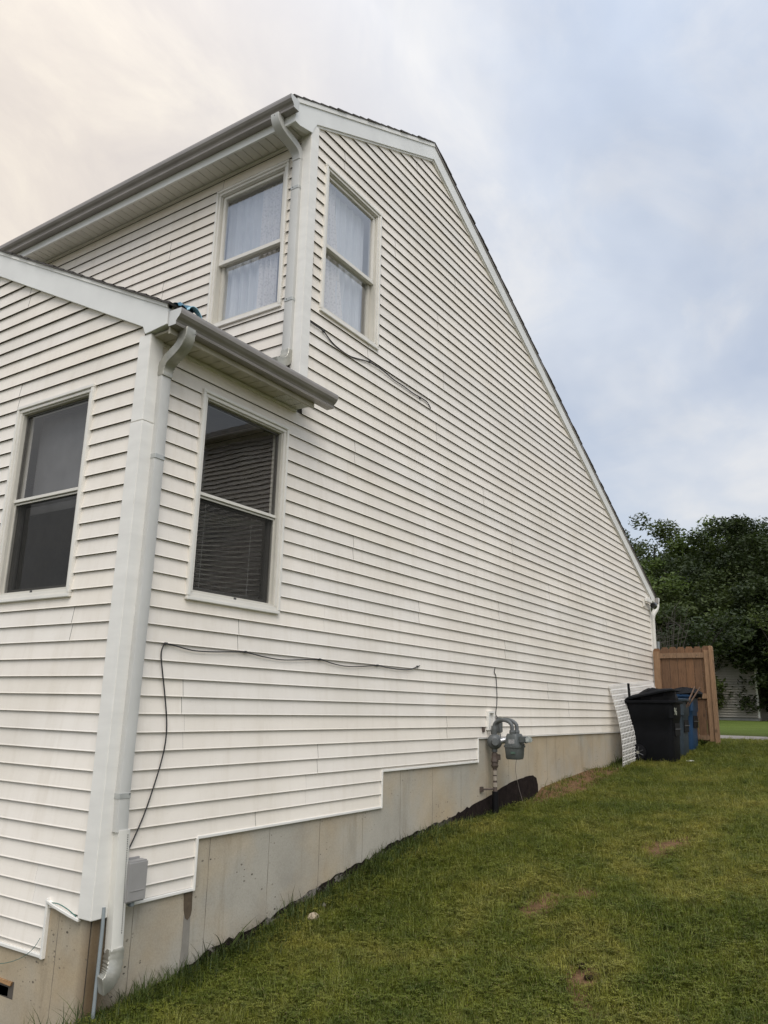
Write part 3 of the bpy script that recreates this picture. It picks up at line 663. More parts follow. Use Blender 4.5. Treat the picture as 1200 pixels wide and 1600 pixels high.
# ------------------------------------------------------------------ windows
def window(P, rect, rail, label, up=False, screen=False):
    u0, u1, z0, z1 = rect
    def bx(m, a, b, c, d, e_, f): # u a..b, depth c..d, z e..f
        p = P(a, c, e_); q = P(b, d, f); return m.box(p, q)
    m = MB(); t = .028
    # outer casing with mitre-like stepped profile
    for (a, b, c, d) in [(u0, u1, z1-t, z1), (u0, u1, z0, z0+t), (u0, u0+t, z0+t, z1-t), (u1-t, u1, z0+t, z1-t)]: bx(m, a, b, -.01, .036, c, d)
    w = m.build('window', CASEOUT, HB, bevel=.004); w['label'] = label
    m = MB(); t2 = .056
    for (a, b, c, d) in [(u0+t, u1-t, z1-t2, z1-t), (u0+t, u1-t, z0+t, z0+t2), (u0+t, u0+t2, z0+t2, z1-t2), (u1-t2, u1-t, z0+t2, z1-t2)]: bx(m, a, b, -.06, .024, c, d)
    m.build('frame', CASING, w, bevel=.003)
    m = MB(); t3 = .068
    for (a, b, c, d) in [(u0+t2, u1-t2, z1-t3, z1-t2), (u0+t2, u1-t2, z0+t2, z0+t3+.004), (u0+t2, u0+t3, z0+t3, z1-t3), (u1-t3, u1-t2, z0+t3, z1-t3)]: bx(m, a, b, -.085, .010, c, d)
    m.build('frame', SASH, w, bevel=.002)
    a, b = u0+t3, u1-t3; zb, ztp = z0+t3, z1-t3
    # upper sash
    m = MB(); q = .030 if up else .017
    for (x0, x1, c, d) in [(a, b, ztp-q, ztp), (a, a+q, rail+.018, ztp-q), (b-q, b, rail+.018, ztp-q)]: bx(m, x0, x1, -.045, -.008 if up else -.020, c, d)
    m.build('upper_sash', CASING if up else SCREENFR, w, bevel=.002)
    m = MB(); bx(m, a, b, -.045, -.006, rail-(.022 if up else .012), rail+(.018 if up else .012)); m.build('meeting_rail', CASING, w, bevel=.002)
    m = MB(); m.add([P(a+q-.004, -.026, rail+.012), P(b-q+.004, -.026, rail+.012), P(b-q+.004, -.026, ztp-q+.004), P(a+q-.004, -.026, ztp-q+.004)], [(0, 1, 2, 3)]); m.build('pane', GLASSUP if up else GLASS, w, recalc=False)
    # lower sash set further in
    m = MB(); q2 = .038
    for (x0, x1, c, d) in [(a, b, rail-.020, rail+.016), (a, b, zb, zb+q2), (a, a+q2, zb+q2, rail-.02), (b-q2, b, zb+q2, rail-.02)]: bx(m, x0, x1, -.085, -.050, c, d)
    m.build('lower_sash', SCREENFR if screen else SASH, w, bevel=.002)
    m = MB(); m.add([P(a+q2-.004, -.068, zb+q2-.004), P(b-q2+.004, -.068, zb+q2-.004), P(b-q2+.004, -.068, rail-.015), P(a+q2-.004, -.068, rail-.015)], [(0, 1, 2, 3)]); m.build('pane', GLASSUP if up else GLASS, w, recalc=False)
    if screen:
        m = MB(); s = .012
        for (x0, x1, c, d) in [(a, b, rail-.03, rail-.018), (a, b, zb, zb+s), (a, a+s, zb+s, rail-.03), (b-s, b, zb+s, rail-.03)]: bx(m, x0, x1, -.030, -.018, c, d)
        m.build('screen_frame', SASH, w)
        m = MB(); m.add([P(a+s-.002, -.024, zb+s-.002), P(b-s+.002, -.024, zb+s-.002), P(b-s+.002, -.024, ztp-q if not screen else rail-.028), P(a+s-.002, -.024, rail-.028)], [(0, 1, 2, 3)]); m.build('insect_screen', SCREEN, w, recalc=False)
        m = MB(); bx(m, (a+b)/2-.012, (a+b)/2+.012, .0, .014, zb-.012, zb+.004); m.build('sash_lock', SCREW, w)
    return w
window(right_pt(), WR_LOW, 1.092, 'dark window with skewed blinds right of the extension corner', screen=True)
window(front_pt(), WL, 1.075, 'dark screened window in the gable of the extension', screen=True)
window(front_pt(XM), WM, 3.845, 'upper window left of the downspout, white curtains inside', up=True)
window(right_pt(), WR_UP, 3.858, 'upper window right of the house corner, lace curtain inside', up=True)

# rooms behind the windows
def room(x0, x1, y0, y1, z0, z1, mat, open_x0=True, open_y0=True):
    m = MB(); V = [(x0,y0,z0),(x1,y0,z0),(x1,y1,z0),(x0,y1,z0),(x0,y0,z1),(x1,y0,z1),(x1,y1,z1),(x0,y1,z1)]
    m.add(V, [(0,1,2,3),(7,6,5,4),(1,5,6,2),(2,6,7,3)]); return m.build('interior', mat, HB, recalc=False)
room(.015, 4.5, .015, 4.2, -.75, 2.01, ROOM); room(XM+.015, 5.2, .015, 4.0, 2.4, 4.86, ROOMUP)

# curtains
def curtain(P, ufun, z0, z1, depth, amp, folds, mat, name, label, nz=24, nu=60):
    m = MB(); vs = []
    for j in range(nz+1):
        z = z1+(z0-z1)*j/nz; t = j/nz; a, b = ufun(t)
        for i in range(nu+1):
            s = i/nu; ph = s*folds*2*math.pi
            vs.append(P(a+(b-a)*s, -depth+amp*(math.sin(ph)+.45*math.sin(2.3*ph+1.7+t*1.5))*(.5+.5*t), z))
    fs = [(j*(nu+1)+i, j*(nu+1)+i+1, (j+1)*(nu+1)+i+1, (j+1)*(nu+1)+i) for j in range(nz) for i in range(nu)]
    o = m.add(vs, fs).build(name, mat, None, recalc=False); 
    for p in o.data.polygons: p.use_smooth = True
    return tag(o, label, 'curtain', 'curtains behind the upper windows')
PM = front_pt(XM); PR = right_pt()
curtain(PM, lambda t: (.42, .66+.03*t), 3.14, 4.58, .105, .018, 4, LACE, 'curtain', 'patterned curtain panel nearest the downspout in the left upper window')
curtain(PM, lambda t: (.64, 1.15), 3.14, 4.60, .13, .024, 4.5, SHEER, 'curtain', 'plain sheer curtain filling the left part of the left upper window')
curtain(PR, lambda t: (1.84, 2.12+.25*max(0, t-.15)**1.1), 3.15, 4.62, .105, .018, 4.5, LACE, 'curtain', 'patterned lace curtain sweeping down in the right upper window')
curtain(PR, lambda t: (2.16, 2.66), 3.15, 4.60, .13, .024, 4, SHEER, 'curtain', 'plain sheer curtain hanging straight in the right upper window')
# mini blinds, hanging askew behind the lower right window
BL = thing('window_blind', (.97, .13, .42), 'thin dark mini blind hanging askew behind the lower right window', 'blind')
SLAT = simple('blind slat', (0.72, 0.71, 0.68), 0.5, 0.05)
for i in range(19):
    zl = .40+.033*i; tilt = .012*max(0, 30-i*.2) * 0.02*i*.55
    zr2 = min(zl + .013*i, 1.03+.001*i)
    m = MB(); vs = []
    for t in (0, .25, .5, .75, 1):
        x = .57+.81*t; z = zl+(zr2-zl)*t-.012*math.sin(math.pi*t)
        vs += [(x, .118, z+.003), (x, .136, z-.002)]
    m.add(vs, [(2*q, 2*q+2, 2*q+3, 2*q+1) for q in range(4)]).build('slat', SLAT, BL, recalc=False)
for x in (.72, 1.22): MB().tube([(x, .112, .40), (x+.01, .112, 1.06)], .0012, 5).build('cord', SLAT, BL)
BL2 = thing('window_blind', (.13, 1.0, .42), 'faint closed shade behind the screened window of the extension gable', 'blind')
MB().box((.16, .60, 1.0), (.163, 1.44, 1.80)).build('shade', simple('grey shade', (.12, .12, .12), .9, .25, 3), BL2)

# ------------------------------------------------------------------ things on the walls
def cable(name, pts, rad, label, mat=BLACKWIRE, sub=6, cat='cable', clips=()):
    P = [Vector(p) for p in pts]; res = []
    for i in range(len(P)-1):
        a, b, c_, d = P[max(i-1, 0)], P[i], P[i+1], P[min(i+2, len(P)-1)]
        for k in range(sub):
            t = k/sub; res.append(.5*((2*b)+(-a+c_)*t+(2*a-5*b+4*c_-d)*t*t+(-a+3*b-3*c_+d)*t**3))
    res.append(P[-1])
    if not clips: o = MB().tube(res, rad, 6).build(name, mat, None, smooth=True); return tag(o, label, cat)
    r = thing(name, tuple(P[0]), label, cat); MB().tube(res, rad, 6).build('wire', mat, r, smooth=True)
    for (x, z) in clips: MB().box((x-.010, -.034, z-.006), (x+.010, -.012, z+.010)).build('clip', SCREW, r, bevel=.002)
    return r
import_pts = [(.105, -1.42), (.194, -1.263), (.253, -1.152), (.304, -1.038), (.361, -.870), (.394, -.754), (.413, -.656), (.416, -.555), (.402, -.454), (.370, -.312), (.339, -.190), (.315, -.085), (.321, -.033), (.345, -.008), (.417, -.010), (.581, -.031), (.762, -.029), (.952, -.016), (1.113, -.008), (1.298, -.027), (1.523, -.038), (1.760, -.024), (2.012, -.007), (2.191, -.029), (2.378, -.041), (2.622, -.030), (2.881, -.008), (3.045, -.018), (3.273, -.024), (3.451, -.015), (3.647, .033)]
cable('wall_cable', [(x, -.024, z) for x, z in import_pts], .0045, 'long black cable drooping across the siding below the lower right window', clips=[(.345, -.006), (1.11, -.008), (2.01, -.007), (2.88, -.008), (3.60, .02)])
cable('wall_cable', [(x, -.022, z) for x, z in [(1.60, 2.965), (1.66, 2.952), (1.74, 2.947), (1.863, 2.942), (1.993, 2.890), (2.114, 2.869), (2.299, 2.867), (2.59, 2.931), (2.76, 2.943), (2.878, 2.940), (3.061, 2.919), (3.25, 2.918), (3.446, 2.909), (3.581, 2.914), (3.747, 2.913), (3.833, 2.866)]], .006, 'short black cable running down the siding below the right upper window', clips=[(1.87, 2.94), (2.62, 2.94), (3.6, 2.905)])
cable('wall_cable', [(5.41, -.022, .105), (5.385, -.022, .05), (5.43, -.022, 0), (5.45, -.022, -.2), (5.44, -.022, -.33), (5.41, -.022, -.43), (5.46, -.03, -.50), (5.50, -.03, -.62), (5.47, -.05, -.70)], .005, 'thin black wire dropping straight down the siding to the gas meter')
cable('ground_wire', [(5.86, -.30, -.72), (5.84, -.16, -.80), (5.90, -.06, -.95), (5.93, -.03, -1.1), (6.02, -.03, -1.3), (6.08, -.05, -1.46)], .003, 'thin grey wire hanging from the gas meter dial to the tarred wall base', mat=simple('grey wire', (.22, .19, .17), .5))
TEAL = simple('teal wire', (.03, .14, .12), .45)
cable('loose_wire', [(-.02, .38, -1.572), (-.035, .28, -1.562), (-.04, .18, -1.576), (-.035, .10, -1.605)], .003, 'teal wires poking out above the sagging trim by the corner board', mat=TEAL)
cable('loose_wire', [(-.03, .42, -1.77), (-.04, .46, -1.83), (-.035, .56, -1.895), (-.03, .70, -1.95), (-.03, .86, -1.985), (-.03, 1.1, -2.0)], .0018, 'thin green wire curving down across the front foundation', mat=TEAL)
# conduit
PVC = simple('grey conduit', (.24, .27, .28), .5, .08, 8)
tag(MB().tube([(.045, -.040, -1.55), (.040, -.050, -1.66), (.030, -.055, -2.3)], .0105, 12).build('conduit', PVC, None, smooth=True), 'grey plastic conduit running down the corner behind the downspout into the grass', 'conduit')
# utility box
UB = thing('utility_box', (.22, -.0, -1.54), 'grey plastic utility box on the wall beside the downspout sleeve', 'utility box')
UBM = simple('grey box plastic', (.31, .30, .29), .5, .06, 9)
MB().box((.145, -.10, -1.545), (.300, -.028, -1.315)).build('cover', UBM, UB, bevel=.010, smooth=True)
MB().box((.13, -.032, -1.55), (.285, -.016, -1.305)).build('back_plate', UBM, UB, bevel=.003)
MB().box((.175, -.1025, -1.482), (.275, -.099, -1.478)).build('cover_rib', UBM, UB)
MB().box((.205, -.08, -1.572), (.235, -.045, -1.545)).build('latch', PVC, UB, bevel=.004)
# security camera at the rear corner
SC = thing('security_camera', (12.1, 0, 1.68), 'small white security camera with a black eye near the rear corner', 'camera')
MB().box((12.08, -.045, 1.62), (12.17, -.012, 1.78)).build('bracket', CASING, SC, bevel=.006)
MB().box((12.12, -.09, 1.72), (12.50, -.045, 1.80)).build('housing', TRIM, SC, bevel=.01)
MB().tube([(12.42, -.12, 1.675), (12.50, -.12, 1.675), (12.56, -.12, 1.675)], [.055, .07, .05], 12).build('lens', simple('black lens', (.01, .01, .01), .2), SC, smooth=True)
# blue strap on the extension roof edge
BLU = simple('teal strap', (.02, .11, .17), .35, .2, 20); BLL = simple('pale blue strap', (.35, .62, .74), .35, .1, 20)
BS = thing('tarp_scrap', (.12, -.20, 2.30), 'crumpled teal and pale blue tarp scrap lying in the extension gutter', 'tarp')
m = MB()
for (x0, dx, h) in [(-.01, .10, .008), (.06, .10, .014)]:
    rr = random.Random(5+int(x0*100)); vs = []
    for j in range(5):
        for i in range(7):
            vs.append((x0+dx*i/6+rr.uniform(-.006, .006), -.19-.07*j/4, 2.225+.02+h*math.sin(math.pi*i/6)*1.6+.035*math.sin(math.pi*j/4)+rr.uniform(-.008, .008)))
    m.add(vs, [(j*7+i, j*7+i+1, (j+1)*7+i+1, (j+1)*7+i) for j in range(4) for i in range(6)])
m.build('sheet', BLU, BS, recalc=False)
m = MB(); pts = arc((.065, -.265, 2.24), (.195, -.265, 2.195), (.08, -.265, 2.305), (.175, -.265, 2.295), 12)
m.rect_tube(pts, (0, 1, 0), .035, .005); m.build('strap', BLL, BS)

# ------------------------------------------------------------------ gas meter
GM = thing('gas_meter', (5.2, -.1, gzf(5.2)), 'grey gas meter on a pipe riser in front of the black-tarred foundation', 'gas meter')
MG = simple('meter grey paint', (.088, .098, .096), .5, .15, 12, bmp=.1); PB = simple('rusty pipe paint', (.10, .075, .062), .7, .4, 22, bmp=.3); PG = simple('pipe grey paint', (.105, .112, .112), .45, .15, 14); BK = simple('black wrap', (.008, .008, .009), .6, .1, spec=.12)
TAPE = simple('pale pipe wrap', (.30, .26, .21), .7, .2, 20)
X0 = 5.20; Y0 = -.10; AZ = -.565
MB().tube([(X0, Y0, -1.75), (X0, Y0, -1.27)], .034, 12).build('riser_sleeve', BK, GM, smooth=True)
MB().tube([(X0, Y0, -1.27), (X0, Y0, -.80)], .024, 12).build('riser_pipe', PB, GM, smooth=True)
for z in (-1.20, -1.13, -1.07): MB().tube([(X0, Y0, z-.024), (X0, Y0, z+.024)], .030, 12).build('pipe_wrap', TAPE, GM, smooth=True)
MB().tube([(X0, Y0, -1.02), (X0, Y0, -.99), (X0, Y0, -.985), (X0, Y0, -.955), (X0, Y0, -.95), (X0, Y0, -.905)], [.032, .046, .038, .038, .048, .036], 8).build('union_fitting', PB, GM)
MB().tube([(X0, Y0, -.905), (X0, Y0, -.86)], .036, 8).build('valve', PB, GM); MB().box((X0-.012, Y0-.07, -.93), (X0+.012, Y0-.03, -.87)).build('valve_key', PB, GM, bevel=.004)
# strap to wall
MB().box((X0-.20, -.035, -1.27), (X0-.15, -.006, -1.215)).build('wall_strap', PB, GM, bevel=.004); MB().tube([(X0-.17, -.03, -1.243), (X0, Y0, -1.243)], .010, 8).build('wall_strap', PB, GM)
# regulator : discs facing left-out
c = Vector((X0, Y0, -.735)); ax = Vector((-.75, -.45, 0)).normalized()
MB().tube([c-ax*.02, c-ax*.015, c+ax*.0, c+ax*.02, c+ax*.045, c+ax*.06, c+ax*.10], [.05, .08, .086, .086, .072, .045, .038], 20).build('regulator', PG, GM, smooth=True)
MB().tube([c+Vector((0, -.02, 0)), c+Vector((.05, -.11, .02)), c+Vector((.075, -.15, .02))], [.036, .034, .026], 12).build('regulator_vent', simple('bright metal', (.5, .5, .5), .3, .1, metal=.7), GM, smooth=True)
MB().tube([(X0, Y0, -.80), (X0, Y0, -.845)], .036, 8).build('union_fitting', PG, GM)
MB().tube([(X0, Y0, -.66), (X0, Y0, -.60), (X0, Y0, -.56)], [.03, .036, .034], 10).build('union_fitting', PG, GM)
MX, MY = 5.24, -.33
pts = [(X0, Y0, -.66), (X0, Y0, AZ)] + [(X0+(MX-.062-X0)*(1-math.cos(t))/2, Y0+(MY-Y0)*(1-math.cos(t))/2, AZ+.072*math.sin(t)) for t in [math.pi*k/12 for k in range(1, 13)]] + [(MX-.062, MY, -.63)]
MB().tube(pts, .0215, 12).build('inlet_pipe', PG, GM, smooth=True)
yw = -.07
pts = [(MX+.070, MY, -.63), (MX+.070, MY, AZ)] + [(MX+.070, MY+(yw-MY)*(1-math.cos(t))/2, AZ+.076*math.sin(t)) for t in [math.pi*k/12 for k in range(1, 13)]] + [(MX+.070, yw, -.60), (MX+.070, -.01, -.64)]
MB().tube(pts, .0215, 12).build('outlet_pipe', PG, GM, smooth=True)
for x in (MX-.062, MX+.070): MB().tube([(x, MY, -.60), (x, MY, -.62), (x, MY, -.645)], [.030, .034, .03], 8).build('swivel_nut', PG, GM)
# body : two shells with flange
def loft(m, secs, n=20, pw=3.2, mi=0):
    rings = []
    for (cx, cy, z, hx, hy) in secs:
        r = []
        for k in range(n):
            t = 2*math.pi*k/n; ct, st = math.cos(t), math.sin(t)
            r.append((cx+hx*math.copysign(abs(ct)**(2/pw), ct), cy+hy*math.copysign(abs(st)**(2/pw), st), z))
        rings.append(r)
    vs = [v for r in rings for v in r]; fs = []
    for i in range(len(rings)-1):
        for k in range(n): fs.append((i*n+k, i*n+(k+1) % n, (i+1)*n+(k+1) % n, (i+1)*n+k))
    fs += [tuple(range(n-1, -1, -1)), tuple(range((len(rings)-1)*n, len(rings)*n))]
    return m.add(vs, fs, mi)
m = MB(); loft(m, [(MX, MY, -.915, .092, .070), (MX, MY, -.897, .104, .078), (MX, MY, -.80, .112, .085), (MX, MY, -.785, .112, .085)], pw=5); m.build('meter_body', MG, GM, smooth=True)
m = MB(); loft(m, [(MX, MY, -.768, .112, .085), (MX, MY, -.71, .106, .080), (MX, MY, -.655, .092, .070), (MX, MY, -.64, .084, .062)], pw=5); m.build('meter_top', MG, GM, smooth=True)
m = MB(); loft(m, [(MX, MY, -.787, .121, .093), (MX, MY, -.766, .121, .093)], pw=6); m.build('flange', MG, GM, smooth=True)
for k in range(10):
    t = 2*math.pi*k/10; x = MX+.116*math.copysign(abs(math.cos(t))**.5, math.cos(t)); y = MY+.088*math.copysign(abs(math.sin(t))**.5, math.sin(t))
    MB().tube([(x, y, -.764), (x, y, -.752)], .008, 6).build('bolt', PG, GM)
MB().box((MX-.06, MY-.150, -.735), (MX+.06, MY-.075, -.665)).build('index_box', MG, GM, bevel=.008)
MB().box((MX-.05, MY-.195, -.728), (MX+.05, MY-.150, -.672)).build('index_window', simple('meter dial cover', (.42, .45, .43), .12, .3, 30), GM, bevel=.008)
MB().box((MX-.1095, MY-.045, -.745), (MX-.100, MY+.025, -.70)).build('label_plate', simple('faded meter label', (.30, .30, .30), .5, .45, 60), GM)
MB().box((MX-.1145, MY-.055, -.855), (MX-.106, MY-.0, -.83)).build('label_plate', simple('green sticker', (.07, .12, .095), .5, .2, 30), GM)
# white siding block and small grey box behind the riser
OB = thing('outlet_box', (5.23, -.01, -.62), 'white mounting block and small grey box on the siding behind the gas riser', 'outlet box')
m = MB(); m.box((5.17, -.05, -.61), (5.19, -.012, -.40)); m.box((5.30, -.05, -.61), (5.32, -.012, -.40)); m.box((5.19, -.05, -.42), (5.30, -.012, -.40)); m.box((5.19, -.02, -.61), (5.30, -.012, -.42)); m.build('block', TRIM, OB)
MB().box((5.42, -.06, -.64), (5.52, -.015, -.47)).build('cover', PG, OB, bevel=.008)
MB().box((5.06, -.028, -.63), (5.115, -.012, -.575)).build('rust_hole', PB, OB, bevel=.004)

# ------------------------------------------------------------------ fence gate
def wood_mat(name, c):
    m, nt, b = M_new(name)
    oi = nt.nodes.new('ShaderNodeObjectInfo'); t = nt.nodes.new('ShaderNodeTexCoord')
    ad = nt.nodes.new('ShaderNodeVectorMath'); ad.operation = 'ADD'; cb = nt.nodes.new('ShaderNodeCombineXYZ')
    nt.links.new(math_node(nt, 'MULTIPLY', oi.outputs['Random'], 37.0), cb.inputs[2]); nt.links.new(t.outputs['Object'], ad.inputs[0]); nt.links.new(cb.outputs[0], ad.inputs[1])
    mp = nt.nodes.new('ShaderNodeMapping'); mp.inputs[3].default_value = (1, 12, 1.4); nt.links.new(ad.outputs[0], mp.inputs[0])
    g = noise(nt, mp.outputs[0], 4, 7, 0.65, 0.9)
    col = ramp(nt, g, [(0.25, tuple(x*.50 for x in c)), (0.5, c), (0.75, tuple(x*1.35 for x in c))])
    v = nt.nodes.new('ShaderNodeTexVoronoi'); v.inputs['Scale'].default_value = 2.2; m2 = nt.nodes.new('ShaderNodeMapping'); m2.inputs[3].default_value = (1, 2.2, 1); nt.links.new(ad.outputs[0], m2.inputs[0]); nt.links.new(m2.outputs[0], v.inputs['Vector'])
    col = mixc(nt, ramp(nt, v.outputs['Distance'], [(0.05, (1, 1, 1)), (0.13, (0, 0, 0))]), col, tuple(x*.3 for x in c))
    pv = ramp(nt, oi.outputs['Random'], [(0, (.82, .82, .84)), (1, (1.1, 1.05, 1.0))])
    nt.links.new(mixc(nt, 1.0, col, pv, 'MULTIPLY'), b.inputs['Base Color']); b.inputs['Roughness'].default_value = .8
    bump(nt, g, .3, .004, b); return m
CEDAR = wood_mat('cedar picket', (.175, .095, .048)); PTIMB = wood_mat('tan fence rail', (.255, .160, .092))
FG = thing('fence_gate', (12.55, -.6, -.93), 'brown dog-eared picket gate standing between the house and the yard', 'gate')
FX = 12.52
ys = [-.035-.150*i for i in range(7)]
tilt = lambda y, z: y + (-.012 if False else 0)
for i, y in enumerate(ys):
    w = .143; y1 = y-w; zt_ = .872+random.uniform(-.006, .006)-(.02 if i == 0 else 0); zb_ = -.86
    m = MB(); m.prism([(y, zb_), (y1, zb_), (y1, zt_-.045), (y1+.028, zt_), (y-.028, zt_), (y, zt_-.045)], 'x', FX+.02, FX+.038); m.build('picket', CEDAR, FG)
MB().box((FX-.018, -.04, -.95), (FX+.018, -.165, .79)).build('stile', PTIMB, FG, bevel=.004)
MB().box((FX-.018, -.972, -.86), (FX+.018, -1.066, .80)).build('stile', PTIMB, FG, bevel=.004)
for z0, z1 in ((.655, .755), (-.095, .0), (-.84, -.755)):
    MB().box((FX-.014, -.165, z0), (FX+.018, -.972, z1)).build('rail', PTIMB, FG, bevel=.004)
for k in range(3):
    z = (.705, -.05, -.80)[k]
    for y in (-.25, -.85): MB().tube([(FX-.015, y, z), (FX-.018, y, z)], .009, 6).build('nail_head', SCREW, FG)
m = MB(); m.prism([(-1.068, -1.0), (-1.140, -1.0), (-1.136, .845), (-1.115, .875), (-1.068, .875)], 'x', FX-.05, FX+.055); FP = m.build('fence_post', PTIMB, None, bevel=.005)
tag(FP, 'square tan post at the outer edge of the picket gate', 'post')
# grey pipe behind gate
tag(MB().tube([(13.1, .06, -.9), (13.12, .0, 1.03)], .03, 8).build('vent_pipe', PVC, None, smooth=True), 'slim grey pipe standing behind the gate beside the rear downspout', 'pipe')

# ------------------------------------------------------------------ bins
def bin_(loc, mat, lidmat, label, lid_open=0.0, h=1.0, w=.60, front=-.885, rear=-.08, zg=-1.1, marks=False, missing_lid=False):
    """front faces -Y; x centre loc"""
    x = loc; B = thing('wheelie_bin', (x, (front+rear)/2, zg), label, 'wheeled bin', 'wheeled bins by the gate')
    fy, ry = front, rear; m = MB(); wt, wb = w/2, w/2*.80
    def sec(z, hx, f, r): return (x, (f+r)/2, zg+z, hx, abs(f-r)/2)
    loft(m, [sec(.0, wb, fy+.055, ry-.04), sec(.03, wb+.012, fy+.045, ry-.03), sec(h*.42, (wb+wt)/2-.01, fy+.035, ry-.02), sec(h*.66, wt-.022, fy+.02, ry-.012), sec(h*.68, wt-.008, fy+.004, ry-.005), sec(h*.93, wt, fy, ry), sec(h*.93, wt-.03, fy+.03, ry-.03), sec(h*.5, wt-.08, fy+.1, ry-.1)], n=28, pw=7)
    m.build('body', mat, B, smooth=True)
    m = MB(); loft(m, [sec(h*.905, wt+.004, fy-.005, ry+.002), sec(h*.915, wt+.03, fy-.045, ry+.085), sec(h*.945, wt+.034, fy-.05, ry+.10), sec(h*.955, wt+.02, fy-.02, ry+.03), sec(h*.95, wt-.02, fy+.02, ry-.02), sec(h*.90, wt-.03, fy+.03, ry-.03)], n=28, pw=6)
    m.build('rim', mat, B, smooth=True)
    # front grab recess with lifting bar
    MB().box((x-.16, fy+.018, zg+h*.60), (x+.16, fy+.045, zg+h*.40)).build('front_recess', BK, B)
    MB().tube([(x-.17, fy+.012, zg+h*.505), (x+.17, fy+.012, zg+h*.505)], .009, 8).build('lift_bar', PLAST, B)
    for sx in (-1, 1):
        xw = x+sx*(wb+.035); wh = MB()
        wh.tube([(xw-.028, ry-.17, zg+.125), (xw-.024, ry-.17, zg+.125), (xw+.024, ry-.17, zg+.125), (xw+.028, ry-.17, zg+.125)], [.112, .128, .128, .112], 24)
        wo = wh.build('wheel', BK, B, smooth=True)
        hb = MB().tube([(xw-.034, ry-.17, zg+.125), (xw+.034, ry-.17, zg+.125)], .024, 12).build('hub', GALV, wo, smooth=True)
        for k in range(7):
            t = 2*math.pi*k/7; d = Vector((0, math.cos(t), math.sin(t))); c0 = Vector((xw, ry-.17, zg+.125))
            MB().tube([c0+d*.028+Vector((-.031, 0, 0)), c0+d*.095+Vector((-.031, 0, 0))], .009, 6).build('spoke', simple('wheel plastic', (.05, .05, .052), .5) if k == 0 and sx == -1 and False else PLAST, wo)
    MB().tube([(x-wb-.03, ry-.17, zg+.125), (x+wb+.03, ry-.17, zg+.125)], .012, 8).build('axle', GALV, B)
    MB().tube([(x-.2, ry+.02, zg+h*.90), (x-.2, ry+.07, zg+h*.93), (x+.2, ry+.07, zg+h*.93), (x+.2, ry+.02, zg+h*.90)], .014, 8).build('handle', mat, B, smooth=True)
    if not missing_lid:
        hy = ry+.02; a = lid_open; piv = Vector((x, hy, zg+h*.96)); ca, sa = math.cos(a), math.sin(a)
        def R(p): q = Vector(p)-piv; return (piv.x+q.x, piv.y+q.y*ca+q.z*sa*-1*-1, piv.z-q.y*sa+q.z*ca)
        m = MB(); loft(m, [(x, (fy-.03+hy)/2, piv.z-.012, wt+.03, abs(fy-.03-hy)/2), (x, (fy-.03+hy)/2, piv.z+.012, wt+.032, abs(fy-.03-hy)/2), (x, (fy+hy)/2, piv.z+.040, wt-.02, abs(fy-hy)/2-.05), (x, (fy+hy)/2, piv.z+.055, wt-.09, abs(fy-hy)/2-.13), (x, (fy+hy)/2, piv.z+.035, wt-.12, abs(fy-hy)/2-.17)], n=28, pw=6)
        m.v = [R(p) for p in m.v]; m.build('lid', lidmat, B, smooth=True)
    return B
PLAST = simple('wheel plastic', (.05, .05, .052), .5)
BKP = simple('black bin plastic', (.007, .0075, .009), .65, .2, 6, bmp=.15, bscale=120, spec=.12); GBP = simple('blue grey bin plastic', (.036, .050, .064), .55, .15, 6, bmp=.15, bscale=120, spec=.3); BLP = simple('blue bin plastic', (.020, .055, .12), .5, .12, 6, bmp=.15, bscale=120, spec=.3)
B1 = bin_(10.50, BKP, BKP, 'black wheeled bin nearest the camera with its lid resting on rubbish', lid_open=.21, zg=-1.13, w=.64, front=-.90, rear=-.13, h=1.0)
B2 = bin_(11.22, GBP, BKP, 'blue-grey wheeled bin in the middle, between the black and blue bins', lid_open=.0, zg=-1.08, w=.58, front=-.885, rear=-.1, missing_lid=True)
B3 = bin_(11.88, BLP, BLP, 'blue wheeled bin standing closest to the wooden gate', lid_open=.0, zg=-1.03, w=.58, front=-.90, rear=-.12, h=1.04, missing_lid=True)
# house number on the front of the black bin
def text(body, size, mat, parent, mtx, name='lettering'):
    cu = bpy.data.curves.new(name, 'FONT'); cu.body = body; cu.size = size; cu.extrude = .001; cu.resolution_u = 2
    to = bpy.data.objects.new(name, cu); COL.objects.link(to); bpy.context.view_layer.update()
    me = bpy.data.meshes.new_from_object(to.evaluated_get(bpy.context.evaluated_depsgraph_get())); bpy.data.objects.remove(to)
    me.materials.clear(); me.materials.append(mat); off = wloc(parent)
    me.transform(Matrix.Translation(-off) @ mtx); o = bpy.data.objects.new(name, me); COL.objects.link(o); o.parent = parent; return o
PALE = simple('pale worn lettering', (.42, .44, .36), .6, .3, 60)
text('96', .17, PALE, B1, Matrix.Translation((10.22, -.912, -.40)) @ Matrix.Rotation(R_(90), 4, 'X'))
# rubbish poking out of the bins
WD = simple('weathered plank', (.16, .10, .07), .85, .3, 10)
for k, (a, b, wd, lb) in enumerate([((11.15, -.80, -.45), (11.35, -1.02, .085), .05, 'brown plank leaning out of the middle bin, left one'), ((11.35, -.78, -.4), (11.5, -1.07, .075), .06, 'brown plank leaning out of the middle bin, right one')]):
    m = MB(); m.rect_tube([a, b], (1, 0, 0), wd, .02); tag(m.build('plank', WD, None), lb, 'plank', 'planks sticking out of the bins')
m = MB(); m.rect_tube([(10.22, -.22, -.5), (10.20, -.20, .10)], (0, 1, 0), .035, .03); tag(m.build('stick', BK, None), 'black stick standing up out of the black bin near the wall', 'stick')
m = MB(); rr = random.Random(4)
loft(m, [(11.8, -.72, -.10, .22, .30), (11.8, -.74, -.02, .25, .32), (11.82, -.76, .05, .17, .22), (11.84, -.76, .08, .06, .1)], n=14, pw=2.3)
